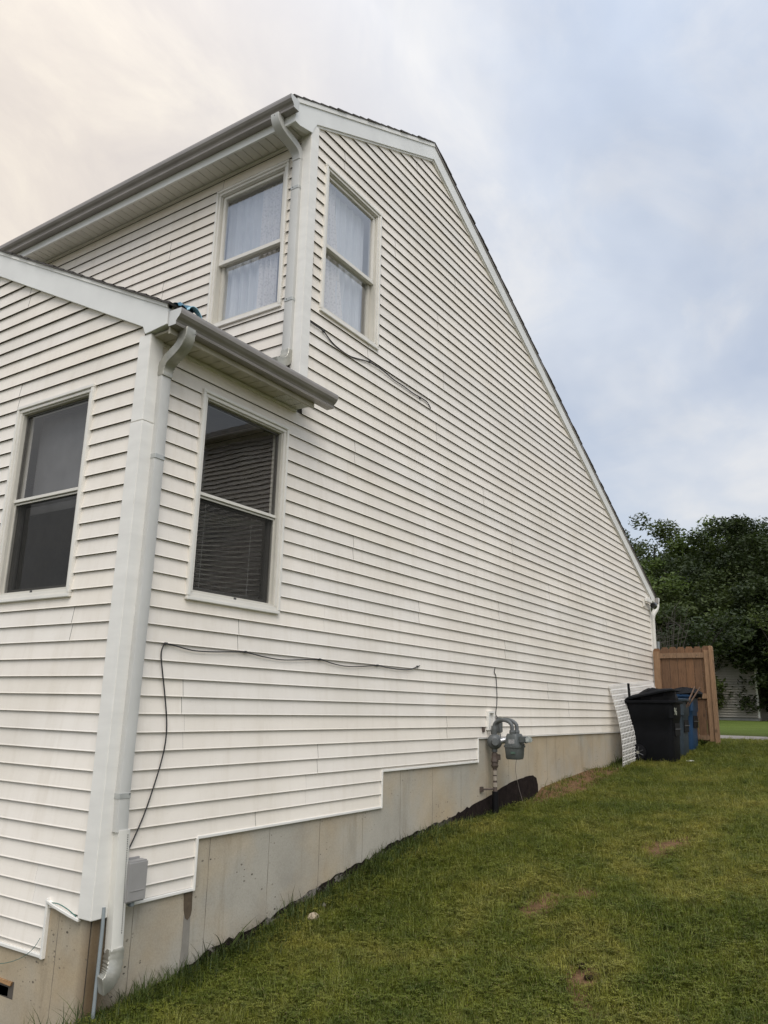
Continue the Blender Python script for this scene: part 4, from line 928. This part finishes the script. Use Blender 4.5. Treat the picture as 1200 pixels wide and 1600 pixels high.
m.v = [(x+rr.uniform(-.02, .02), y+rr.uniform(-.02, .02), z+rr.uniform(-.015, .015)) for x, y, z in m.v]; tag(m.build('rubbish_bag', BK, None, smooth=False), 'crumpled black rubbish bag bulging from the blue bin', 'rubbish bag')
m = MB(); loft(m, [(10.50, -.53, -.30, .29, .37), (10.50, -.56, -.12, .30, .35), (10.5, -.62, -.02, .26, .27), (10.5, -.66, .02, .2, .2)], n=14, pw=2.3)
m.v = [(x+rr.uniform(-.02, .02), y+rr.uniform(-.02, .02), z+rr.uniform(-.015, .015)) for x, y, z in m.v]; tag(m.build('rubbish_bag', BK, None), 'black rubbish bag under the lid of the black bin', 'rubbish bag')
tag(MB().box((10.45, -1.08, gzf(10.5)+.01), (10.62, -.99, gzf(10.5)+.025)).build('litter', TRIM, None, bevel=.003), 'flat pale scrap of litter in the grass before the bins', 'litter')
# perforated white sheet leaning behind the bins
WS = simple('white perforated plastic', (.76, .74, .70), .5, .06, 5)
def lattice():
    m = MB(); nx, nz = 36, 30
    P00, P10 = Vector((9.60, -.22, gzf(9.46)-.01)), Vector((12.0, -.38, gzf(12.0)-.01)); P01, P11 = Vector((9.68, -.035, .055)), Vector((12.28, -.06, .235))
    def Q(s, t):
        b = P00.lerp(P10, s); tp = P01.lerp(P11, s); p = b.lerp(tp, t); bow = .10*math.sin(math.pi*t)*(1-.5*t)
        return p+Vector((.10*math.sin(math.pi*t)*(1-t)*(-.8)*(1-s), -bow+.004*math.sin(t*nz*math.pi), 0))
    for i in range(nx):
        for j in range(nz):
            s0, s1, t0, t1 = i/nx, (i+1)/nx, j/nz, (j+1)/nz; g = .18
            o = [Q(s0, t0), Q(s1, t0), Q(s1, t1), Q(s0, t1)]; ds_, dt_ = (s1-s0)*g, (t1-t0)*g
            q = [Q(s0+ds_, t0+dt_), Q(s1-ds_, t0+dt_), Q(s1-ds_, t1-dt_), Q(s0+ds_, t1-dt_)]
            m.add(o+q, [(0, 1, 5, 4), (1, 2, 6, 5), (2, 3, 7, 6), (3, 0, 4, 7)])
    o = m.build('lattice_sheet', WS, None, recalc=False)
    sm = o.modifiers.new('thickness', 'SOLIDIFY'); sm.thickness = .004
    tag(o, 'white perforated plastic sheet leaning on the wall behind the black bin', 'plastic sheet')
lattice()

# ------------------------------------------------------------------ neighbouring houses
def shed():
    H = thing('neighbour_house', (37, 3.5, gzf(37)), 'grey-sided neighbouring house half hidden by trees beyond the lawn', 'house')
    X = 36.5; yr = 1.66; ym = 3.55; yl = 2*ym-yr; zb = gzf(36.5)+.13; ze = 1.72; zp = 3.85
    P = front_pt(X); sl = (zp-ze)/(ym-yr); pls = [(sl, -1, ze-sl*yr), (-sl, -1, ze+sl*(2*ym-yr))]
    SG = siding_mat('grey taupe siding', (.44, .41, .36))
    siding(H, P, yr, yl, zb, zp, [], pls, lambda k: 1.3+(k*.77) % 3.0, mat=SG, deep=.075)
    sheath(H, P, yr, yl, zb-1, zp, [], pls)
    MB().add([(X, yr, zb-1), (X+9, yr, zb-1), (X+9, yr, ze), (X, yr, ze)], [(0, 1, 2, 3)]).add([(X, yl, zb-1), (X+9, yl, zb-1), (X+9, yl, ze), (X, yl, ze)], [(0, 1, 2, 3)]).build('wall', SG, H)
    MB().box((X-.02, yr-.01, zb-1), (X+.1, yl, zb-.01)).build('foundation', simple('grey block', (.25, .25, .23), .9, .1), H)
    MB().box((X-.03, yr-.07, zb), (X+.05, yr+.03, ze+.1)).build('corner_board', TRIM, H)
    for (a, b, za, zc_) in [(yr-.15, ym, ze-.15*sl, zp), (ym, yl+.15, zp, ze-.15*sl)]:
        MB().prism([(a, za-.04), (b, zc_-.04), (b, zc_+.16), (a, za+.16)], 'x', X-.12, X+.02).build('rake_board', FASCIA, H)
        MB().prism([(a, za+.16), (b, zc_+.16), (b, zc_+.22), (a, za+.22)], 'x', X-.2, X+9).build('roof', SHINGLE, H)
shed()
def neighbour2():
    H = thing('neighbour_house', (14, -7.6, gzf(12, -7)), 'two-storey sided house next door, seen only mirrored in the lower right window', 'house')
    X = 10.0; P = front_pt(X); y0, y1 = -10.1, -5.4; zt_ = 6.0; zb = gzf(10)
    siding(H, P, y0, y1, zb+.2, zt_, [], [], lambda k: -9+(k*.77) % 3.6, deep=.035)
    sheath(H, P, y0, y1, zb-.5, zt_, [], [])
    m = MB(); m.box((X+.01, y0+.01, zb-.5), (X+9, y1-.01, zt_)); m.build('wall', SIDING, H)
    MB().box((X-.35, y0-.35, zt_), (X+9.3, y1+.35, zt_+.16)).build('fascia', GUTTER, H)
    MB().add([(X-.35, y0-.35, zt_+.16), (X+9.3, y0-.35, zt_+.16), (X+9.3, y1+.35, zt_+.16), (X-.35, y1+.35, zt_+.16), (X+2, (y0+y1)/2, zt_+1.4), (X+7, (y0+y1)/2, zt_+1.4)], [(0, 1, 5, 4), (2, 3, 4, 5), (1, 2, 5), (3, 0, 4), (3, 2, 1, 0)]).build('roof', SHINGLE, H)
    MB().box((X-.03, y0-.03, zb), (X+.03, y0+.06, zt_)).build('corner_board', TRIM, H)
neighbour2()

# ------------------------------------------------------------------ trees
def leaf_mat(name, dark, light, scale=.35):
    m = bpy.data.materials.new(name); m.use_nodes = True; nt = m.node_tree; b = nt.nodes['Principled BSDF']; o = nt.nodes['Material Output']
    w = coords(nt, 'World'); n1 = noise(nt, w, scale, 3); n2 = noise(nt, w, 9, 2)
    col = ramp(nt, n1, [(0.35, dark), (0.65, light)])
    col = mixc(nt, 1.0, col, ramp(nt, n2, [(0.3, (.6,)*3), (0.7, (1.4, 1.4, 1.2))]), 'MULTIPLY')
    nt.links.new(col, b.inputs['Base Color']); b.inputs['Roughness'].default_value = .55; b.inputs['Specular IOR Level'].default_value = .3
    tl = nt.nodes.new('ShaderNodeBsdfTranslucent'); nt.links.new(col, tl.inputs[0]); mx = nt.nodes.new('ShaderNodeMixShader'); mx.inputs[0].default_value = .3
    nt.links.new(b.outputs[0], mx.inputs[1]); nt.links.new(tl.outputs[0], mx.inputs[2]); nt.links.new(mx.outputs[0], o.inputs[0]); return m
LF1 = leaf_mat('dark oak leaves', (.032, .046, .012), (.075, .100, .026)); LF2 = leaf_mat('fresh leaves', (.048, .075, .014), (.10, .140, .032)); LF3 = leaf_mat('deep green leaves', (.022, .034, .010), (.050, .070, .020))
BARK = simple('bark', (.030, .025, .020), .9, .3, 12, bmp=.6, bscale=30, stretch=(1, 1, .3))
def fast_mesh(name, V, F, mat, parent):
    off = wloc(parent) if parent else Vector((0, 0, 0)); V = V - np.array(off)
    me = bpy.data.meshes.new(name); nv, nf = len(V), len(F); k = F.shape[1]
    me.vertices.add(nv); me.vertices.foreach_set('co', V.astype(np.float32).ravel())
    me.loops.add(nf*k); me.loops.foreach_set('vertex_index', F.astype(np.int32).ravel())
    me.polygons.add(nf); me.polygons.foreach_set('loop_start', np.arange(0, nf*k, k, dtype=np.int32)); me.polygons.foreach_set('loop_total', np.full(nf, k, dtype=np.int32))
    me.materials.append(mat); me.update(); me.validate()
    o = bpy.data.objects.new(name, me); COL.objects.link(o)
    if parent: o.parent = parent
    return o
def leaves(rng, centers, radii, per, size):
    """leaf quads scattered in clumps; denser towards each clump's rim"""
    n = len(centers)*per
    c = np.repeat(centers, per, 0); r = np.repeat(radii, per)[:, None]
    d = rng.normal(size=(n, 3)); d /= np.linalg.norm(d, axis=1)[:, None]
    p = c + d*r*(rng.uniform(.15, 1.0, (n, 1))**.6)*np.array([1, 1, .72])
    a = rng.normal(size=(n, 3)); a[:, 2] *= .5; a /= np.linalg.norm(a, axis=1)[:, None]
    up_ = d*.5+rng.normal(size=(n, 3))*.6+np.array([0, 0, .7]); b = np.cross(a, up_); b /= np.linalg.norm(b, axis=1)[:, None]+1e-9
    s = size*rng.uniform(.6, 1.4, (n, 1)); V = np.stack([p-a*s, p+b*s*.45, p+a*s, p-b*s*.45], 1).reshape(-1, 3)
    return V, np.arange(4*n).reshape(-1, 4)
def tree(x, y, h, r, seed, mat, label, trunk_h=.3, clumps=110, per=170, size=.14, flat=.62, group='trees beyond the lawn', low=.12):
    rng = np.random.default_rng(seed); z0 = gzf(x, y); T_ = thing('tree', (x, y, z0), label, 'tree', group)
    cz = z0+h*(.5+low/2); hz = h*(1-low)/2
    cs = []; rd = []
    while len(cs) < clumps:
        d = rng.normal(size=3); d /= np.linalg.norm(d); q = rng.uniform(.15, 1.0)**.5
        lob = 1+.13*math.sin(3*math.atan2(d[1], d[0])+seed)+.18*math.sin(5*d[2]+seed*2)
        p = np.array([x+d[0]*r*q*lob, y+d[1]*r*q*lob, cz+d[2]*hz*q*.98])
        cs.append(p); rd.append(rng.uniform(.12, .24)*min(r, h*.5)*(1.15-.35*q)+.25)
    V, F = leaves(rng, np.array(cs), np.array(rd), per, size); fast_mesh('crown', V, F, mat, T_)
    m = MB(); m.tube([(x, y, z0-.2), (x+.05*h*.1, y, z0+h*.25), (x, y+.03*h, z0+h*.55), (x, y, z0+h*.85)], [.028*h, .020*h, .012*h, .003*h], 8)
    for k in range(9):
        p = cs[int(rng.integers(len(cs)))]; zz = z0+h*rng.uniform(.25, .6); mid = ((x+p[0])/2, (y+p[1])/2, (zz+p[2])/2+.2)
        m.tube([(x, y, zz), mid, tuple(p)], [.009*h, .006*h, .002*h], 6)
    m.build('trunk', BARK, T_, smooth=True); return T_
def dirp(pxx, D):
    """ground position along the view column at image x, distance D"""
    xx = (pxx-600); v = f_*FPX + r_*xx + u_*(-324); v = Vector((v.x, v.y, 0)).normalized(); return CAM.x+v.x*D, CAM.y+v.y*D
trs = [ # px, D, h, r, mat, label
 (1040, 52, 13.4, 4.3, LF1, 'tallest rounded tree right beside the sloping roof edge'),
 (985, 56, 11.8, 3.6, LF1, 'loose dark tree partly hidden behind the house roof slope'),
 (1092, 58, 12.8, 3.4, LF3, 'dark tree with a slanting top right of the tallest tree'),
 (1145, 50, 12.6, 3.6, LF2, 'fresh green tree rising in the gap of the tree line'),
 (1205, 47, 12.2, 4.0, LF3, 'dense dark tree at the right end of the tree line'),
 (1262, 50, 13.2, 4.6, LF1, 'spreading tree cut by the right picture edge'),
 (1330, 52, 14.0, 5.0, LF1, 'far tree just past the right picture edge'),
 (1010, 42, 8.4, 3.0, LF2, 'smaller tree low behind the rear downspout'),
 (1055, 43, 9.2, 3.0, LF3, 'middle-height dark tree in front of the tallest tree'),
 (1075, 40.5, 6.8, 2.5, LF1, 'low dark tree behind the gate with drooping boughs'),
 (1160, 43, 7.6, 2.9, LF1, 'bushy tree above the neighbouring house corner'),
 (1212, 41, 7.0, 2.8, LF3, 'dark low tree right of the neighbouring house'),
 (1255, 42, 8.0, 3.0, LF3, 'low dark tree at the very right beyond the house next lawn'),
]
for i, (pxx, D, h, r, mt, lb) in enumerate(trs):
    h *= .93 if h > 10 else .97
    X, Y = dirp(pxx, D); tree(X, Y, h, r, 11+i, mt, lb, low=.02 if h < 9.5 else .06, clumps=190 if h > 10 else 100, per=230 if h > 10 else 190, size=.115 if h > 10 else .10)
# leafy boughs in front of the neighbouring house
X, Y = dirp(1098, 33); tree(X, Y, 4.55, 1.75, 71, LF3, 'small dark tree screening the gable of the neighbouring house', clumps=34, per=110, size=.085, low=.5, group='garden trees')
X, Y = dirp(1243, 38.5); tree(X, Y, 5.4, 2.7, 72, LF1, 'small leafy tree leaning over the neighbouring house wall', clumps=24, per=110, size=.085, low=.42, group='garden trees')
# bare grey shrub
X, Y = dirp(1052, 30); z0 = gzf(X, Y); m = MB(); rr = random.Random(9)
for k in range(26):
    a = rr.uniform(0, 6.28); q = rr.uniform(.3, 1.1); hgt = rr.uniform(2.2, 4.3); p1 = (X+.3*q*math.cos(a), Y+.3*q*math.sin(a), z0+hgt*.5); p2 = (X+q*math.cos(a), Y+q*math.sin(a), z0+hgt)
    m.tube([(X, Y, z0), p1, p2], [.03, .015, .004], 5)
    for j in range(4):
        t = rr.uniform(.3, .95); s = Vector(p1).lerp(Vector(p2), t); e_ = s+Vector((rr.uniform(-.5, .5), rr.uniform(-.5, .5), rr.uniform(0, .5))); m.tube([s, e_], [.008, .003], 4)
tag(m.build('bare_shrub', simple('grey twigs', (.065, .055, .048), .9), None), 'bare grey-branched shrub behind the picket gate', 'shrub')
# dark hedge / wood floor behind the trees
rng = np.random.default_rng(5); pc = []
for k in range(170):
    X, Y = dirp(rng.uniform(880, 1420), rng.uniform(44, 62)); pc.append((X, Y, gzf(X)+rng.uniform(0, 6.0)))
V, F = leaves(rng, np.array(pc), rng.uniform(1.0, 1.9, 170), 330, .16); o = fast_mesh('undergrowth', V, F, LF3, None); tag(o, 'dense dark undergrowth filling the wood below the tree crowns', 'undergrowth', kind='stuff')

# ------------------------------------------------------------------ grass
def grass_mat():
    m = bpy.data.materials.new('grass blades'); m.use_nodes = True; nt = m.node_tree; b = nt.nodes['Principled BSDF']; o = nt.nodes['Material Output']
    w = coords(nt, 'World'); n1 = noise(nt, w, .9, 4, .6, .3); n2 = noise(nt, w, 7, 3, .6); n3 = noise(nt, w, 60, 2)
    col = ramp(nt, n1, [(0.30, (.084, .116, .015)), (0.48, (.145, .168, .025)), (0.66, (.245, .235, .050))])
    col = mixc(nt, 1.0, col, ramp(nt, n2, [(0.3, (.60, .68, .6)), (0.7, (1.45, 1.35, 1.3))]), 'MULTIPLY')
    col = mixc(nt, ramp(nt, n3, [(0.60, (0,)*3), (0.68, (.75,)*3)]), col, (.26, .20, .095))
    n4 = noise(nt, w, 110, 2)
    col = mixc(nt, 1.0, col, ramp(nt, n4, [(0.35, (.6,)*3), (0.65, (1.5,)*3)]), 'MULTIPLY')
    nt.links.new(col, b.inputs['Base Color']); b.inputs['Roughness'].default_value = .5; b.inputs['Specular IOR Level'].default_value = .35
    tl = nt.nodes.new('ShaderNodeBsdfTranslucent'); nt.links.new(col, tl.inputs[0]); mx = nt.nodes.new('ShaderNodeMixShader'); mx.inputs[0].default_value = .35
    nt.links.new(b.outputs[0], mx.inputs[1]); nt.links.new(tl.outputs[0], mx.inputs[2]); nt.links.new(mx.outputs[0], o.inputs[0]); return m
GRM = grass_mat()
def blade(V, F, x, y, z, h, w, az, lean, curl=1.0, seg=3):
    ca, sa = math.cos(az), math.sin(az); base = len(V)
    for i in range(seg+1):
        t = i/seg; d = lean*h*t**1.7*curl; zz = z+h*t*(1-.25*lean*t*curl); ww = w*(1-t**1.6)*.5
        if i < seg: V.append((x+ca*d-sa*ww, y+sa*d+ca*ww, zz)); V.append((x+ca*d+sa*ww, y+sa*d-ca*ww, zz))
        else: V.append((x+ca*d, y+sa*d, zz))
    for i in range(seg-1): F.append((base+2*i, base+2*i+1, base+2*i+3, base+2*i+2))
    F.append((base+2*seg-2, base+2*seg-1, base+2*seg))
def tuft(seed, n, rad, h0, h1, w):
    rr = random.Random(seed); V = []; F = []
    for _ in range(n):
        a = rr.uniform(0, 6.283); q = rad*math.sqrt(rr.random()); blade(V, F, q*math.cos(a), q*math.sin(a), -.006, rr.uniform(h0, h1), w*rr.uniform(.6, 1.2), rr.uniform(0, 6.283), rr.uniform(.1, 1.25), seg=2)
    me = bpy.data.meshes.new('tuft'); me.from_pydata(V, [], F); me.materials.append(GRM); return bpy.data.objects.new('tuft', me)
tc_ = bpy.data.collections.new('tufts')
for k in range(7): tc_.objects.link(tuft(100+k, 26, .055, .020, .055, .0052))
for k in range(1): tc_.objects.link(tuft(200+k, 20, .05, .04, .095, .005))
def clover(seed):
    rr = random.Random(seed); V = []; F = []
    for _ in range(16):
        a = rr.uniform(0, 6.283); q = .05*math.sqrt(rr.random()); x, y, z = q*math.cos(a), q*math.sin(a), rr.uniform(.015, .038)
        for t in (0, 2.09, 4.19):
            b0 = a+t; n = len(V); r = rr.uniform(.006, .010)
            V += [(x, y, z), (x+r*math.cos(b0-.5), y+r*math.sin(b0-.5), z+.003), (x+1.3*r*math.cos(b0), y+1.3*r*math.sin(b0), z+.001), (x+r*math.cos(b0+.5), y+r*math.sin(b0+.5), z+.003)]; F.append((n, n+1, n+2, n+3))
    me = bpy.data.meshes.new('clover'); me.from_pydata(V, [], F); me.materials.append(GRM); return bpy.data.objects.new('clover', me)
tc_.objects.link(clover(1)); tc_.objects.link(clover(2))
def build_grass():
    xs = np.arange(-1.6, 15.0, .1); ys = np.arange(-7.0, .021, .1); X, Y = np.meshgrid(xs, ys, indexing='ij'); Z = gz(X, Y)
    nx, ny = X.shape; v = np.stack([X.ravel(), Y.ravel(), Z.ravel()], 1)
    i, j = np.meshgrid(np.arange(nx-1), np.arange(ny-1), indexing='ij'); a = (i*ny+j).ravel(); f = np.stack([a, a+ny, a+ny+1, a+1], 1)
    cx = X.ravel()[f].mean(1); cy = Y.ravel()[f].mean(1)
    # keep what a camera near the photograph's could see
    dx, dy = cx-CAM.x, cy-CAM.y; ang = np.arctan2(dy, dx); keep = (ang > math.radians(-8)) & (ang < math.radians(66)) & (cy < -.0) & ~((cx > 14.1) & (cx < 15.7))
    f = f[keep]; D = np.hypot(X-CAM.x, Y-CAM.y).ravel(); dn = 1500*np.clip(5.0/np.maximum(D, 3), .2, 1.1)*(1-.93*dirt_amount(X.ravel(), Y.ravel()))
    patch = .5+.5*np.sin(X*2.1+1.3*np.sin(Y*1.7))*np.sin(Y*2.6+np.sin(X*1.3)); dn *= (.72+.38*patch.ravel())
    me = bpy.data.meshes.new('grass'); me.from_pydata(v.tolist(), [], f.tolist()); me.materials.append(GRM)
    at = me.attributes.new('dens', 'FLOAT', 'POINT'); at.data.foreach_set('value', dn.astype(np.float32))
    at = me.attributes.new('scl', 'FLOAT', 'POINT'); at.data.foreach_set('value', np.clip(.8+.05*D, .9, 1.35).astype(np.float32))
    o = bpy.data.objects.new('grass', me); COL.objects.link(o); tag(o, 'short patchy green lawn grass beside the house', 'grass', kind='stuff')
    g = bpy.data.node_groups.new('grass scatter', 'GeometryNodeTree'); g.interface.new_socket('Geometry', in_out='INPUT', socket_type='NodeSocketGeometry'); g.interface.new_socket('Geometry', in_out='OUTPUT', socket_type='NodeSocketGeometry')
    gi = g.nodes.new('NodeGroupInput'); go = g.nodes.new('NodeGroupOutput'); dp = g.nodes.new('GeometryNodeDistributePointsOnFaces'); ip = g.nodes.new('GeometryNodeInstanceOnPoints'); ci = g.nodes.new('GeometryNodeCollectionInfo')
    na = g.nodes.new('GeometryNodeInputNamedAttribute'); na.data_type = 'FLOAT'; na.inputs[0].default_value = 'dens'
    nb = g.nodes.new('GeometryNodeInputNamedAttribute'); nb.data_type = 'FLOAT'; nb.inputs[0].default_value = 'scl'
    ci.inputs['Collection'].default_value = tc_; ci.inputs['Separate Children'].default_value = True; ci.inputs['Reset Children'].default_value = True
    rv = g.nodes.new('FunctionNodeRandomValue'); rv.data_type = 'FLOAT_VECTOR'; rv.inputs[0].default_value = (-.12, -.12, 0); rv.inputs[1].default_value = (.12, .12, 6.283)
    rs_ = g.nodes.new('FunctionNodeRandomValue'); rs_.data_type = 'FLOAT'; rs_.inputs[2].default_value = .65; rs_.inputs[3].default_value = 1.3; rs_.inputs['Seed'].default_value = 4
    mu = g.nodes.new('ShaderNodeMath'); mu.operation = 'MULTIPLY'
    K = g.links.new; K(gi.outputs[0], dp.inputs['Mesh']); K(na.outputs[0], dp.inputs['Density']); K(dp.outputs['Points'], ip.inputs['Points']); K(ci.outputs[0], ip.inputs['Instance']); ip.inputs['Pick Instance'].default_value = True
    K(rv.outputs[0], ip.inputs['Rotation']); K(rs_.outputs[1], mu.inputs[0]); K(nb.outputs[0], mu.inputs[1]); K(mu.outputs[0], ip.inputs['Scale']); K(ip.outputs[0], go.inputs[0])
    md = o.modifiers.new('scatter', 'NODES'); md.node_group = g
build_grass()
# weeds and longer blades against the foundation
WEED = leaf_mat('weed blades', (.040, .062, .014), (.085, .115, .028), 3.0)
V, F = [], []; rr = random.Random(21)
def wall_dens(x):
    if x < .2: return .5
    if x < 4.2: return 1.0
    if x < 5.4: return .6
    if x < 9.4: return .05
    return .8
for _ in range(9500):
    x = rr.uniform(-.4, 12.3); 
    if rr.random() > wall_dens(x): continue
    y = -.015-abs(rr.gauss(0, .13)); hh = rr.uniform(.05, .18)*(1.25 if x < 4 else .9)*(1-min(.6, -y)); blade(V, F, x, y, gzf(x, y)-.01, hh, .0065, rr.uniform(0, 6.283), rr.uniform(.2, 1.4), seg=3)
me = bpy.data.meshes.new('weeds'); me.from_pydata(V, [], F); me.materials.append(WEED); o = bpy.data.objects.new('weeds', me); COL.objects.link(o); tag(o, 'longer ragged grass and weeds along the foot of the foundation', 'weeds', kind='stuff')
def weed(x, y, n, h, lean, label, w=.010, name='tall_weed'):
    V, F = [], []; rr = random.Random(int(x*100)); z = gzf(x, y)-.01
    for k in range(n): blade(V, F, x+rr.uniform(-.04, .04), y+rr.uniform(-.02, .02), z, h*rr.uniform(.55, 1), w*rr.uniform(.7, 1.2), rr.uniform(2.6, 6.5), lean*rr.uniform(.6, 1.3), seg=6)
    me = bpy.data.meshes.new(name); me.from_pydata(V, [], F); me.materials.append(WEED); o = bpy.data.objects.new(name, me); COL.objects.link(o); tag(o, label, 'weed', 'tall weeds by the foundation')
weed(1.08, -.06, 9, .36, 1.3, 'arching broad-bladed weed clump under the second foundation step', .014)
weed(.86, -.07, 6, .30, .5, 'upright weed clump nearest the downspout', .010)
weed(1.72, -.05, 5, .30, .25, 'straight thin weed stalk before the black tar band', .009)
weed(2.95, -.05, 6, .24, .3, 'small upright weed beside the third foundation step', .009)
weed(.55, -.07, 8, .24, 1.2, 'low curling weed clump right of the downspout elbow', .012)
weed(12.2, -.9, 22, .24, .9, 'leafy weed clump at the foot of the gate', .03)
weed(9.75, -.10, 14, .30, .8, 'tall grass clump at the foot of the leaning white sheet', .010)
# stones
def stone(x, y, s, c, lb):
    rr = random.Random(int(x*77)); bm = bmesh.new(); bmesh.ops.create_icosphere(bm, subdivisions=2, radius=s)
    for v_ in bm.verts: v_.co = Vector((v_.co.x*1.2, v_.co.y*.9, v_.co.z*.75))*rr.uniform(.92, 1.05)
    me = bpy.data.meshes.new('stone'); bm.to_mesh(me); bm.free(); me.materials.append(simple('stone '+lb[:8], c, .9, .2, 30, bmp=.4)); o = bpy.data.objects.new('stone', me); COL.objects.link(o); o.location = (x, y, gzf(x, y)+s*.45); tag(o, lb, 'stone')
stone(1.83, -.20, .045, (.42, .34, .24), 'pale tan stone in the grass below the tar band')
stone(2.05, -.13, .03, (.30, .27, .23), 'smaller grey stone just behind the pale tan stone')
CL = simple('dark soil clod', (.022, .015, .009), .98, .3, 30, bmp=.5, spec=.05)
rr = random.Random(3)
for (x, y, s, lb) in [(1.97, -2.22, .030, 'dark soil clod in the lawn, upper of the pair'), (1.84, -2.30, .026, 'dark soil clod in the lawn, lower of the pair')]:
    bm = bmesh.new(); bmesh.ops.create_icosphere(bm, subdivisions=2, radius=s)
    for v_ in bm.verts: v_.co = Vector((v_.co.x*1.6, v_.co.y*1.1, v_.co.z*.35))*rr.uniform(.8, 1.1)
    me = bpy.data.meshes.new('soil_clod'); bm.to_mesh(me); bm.free(); me.materials.append(CL); o = bpy.data.objects.new('soil_clod', me); COL.objects.link(o); o.location = (x, y, gzf(x, y)+.01); tag(o, lb, 'soil clod')
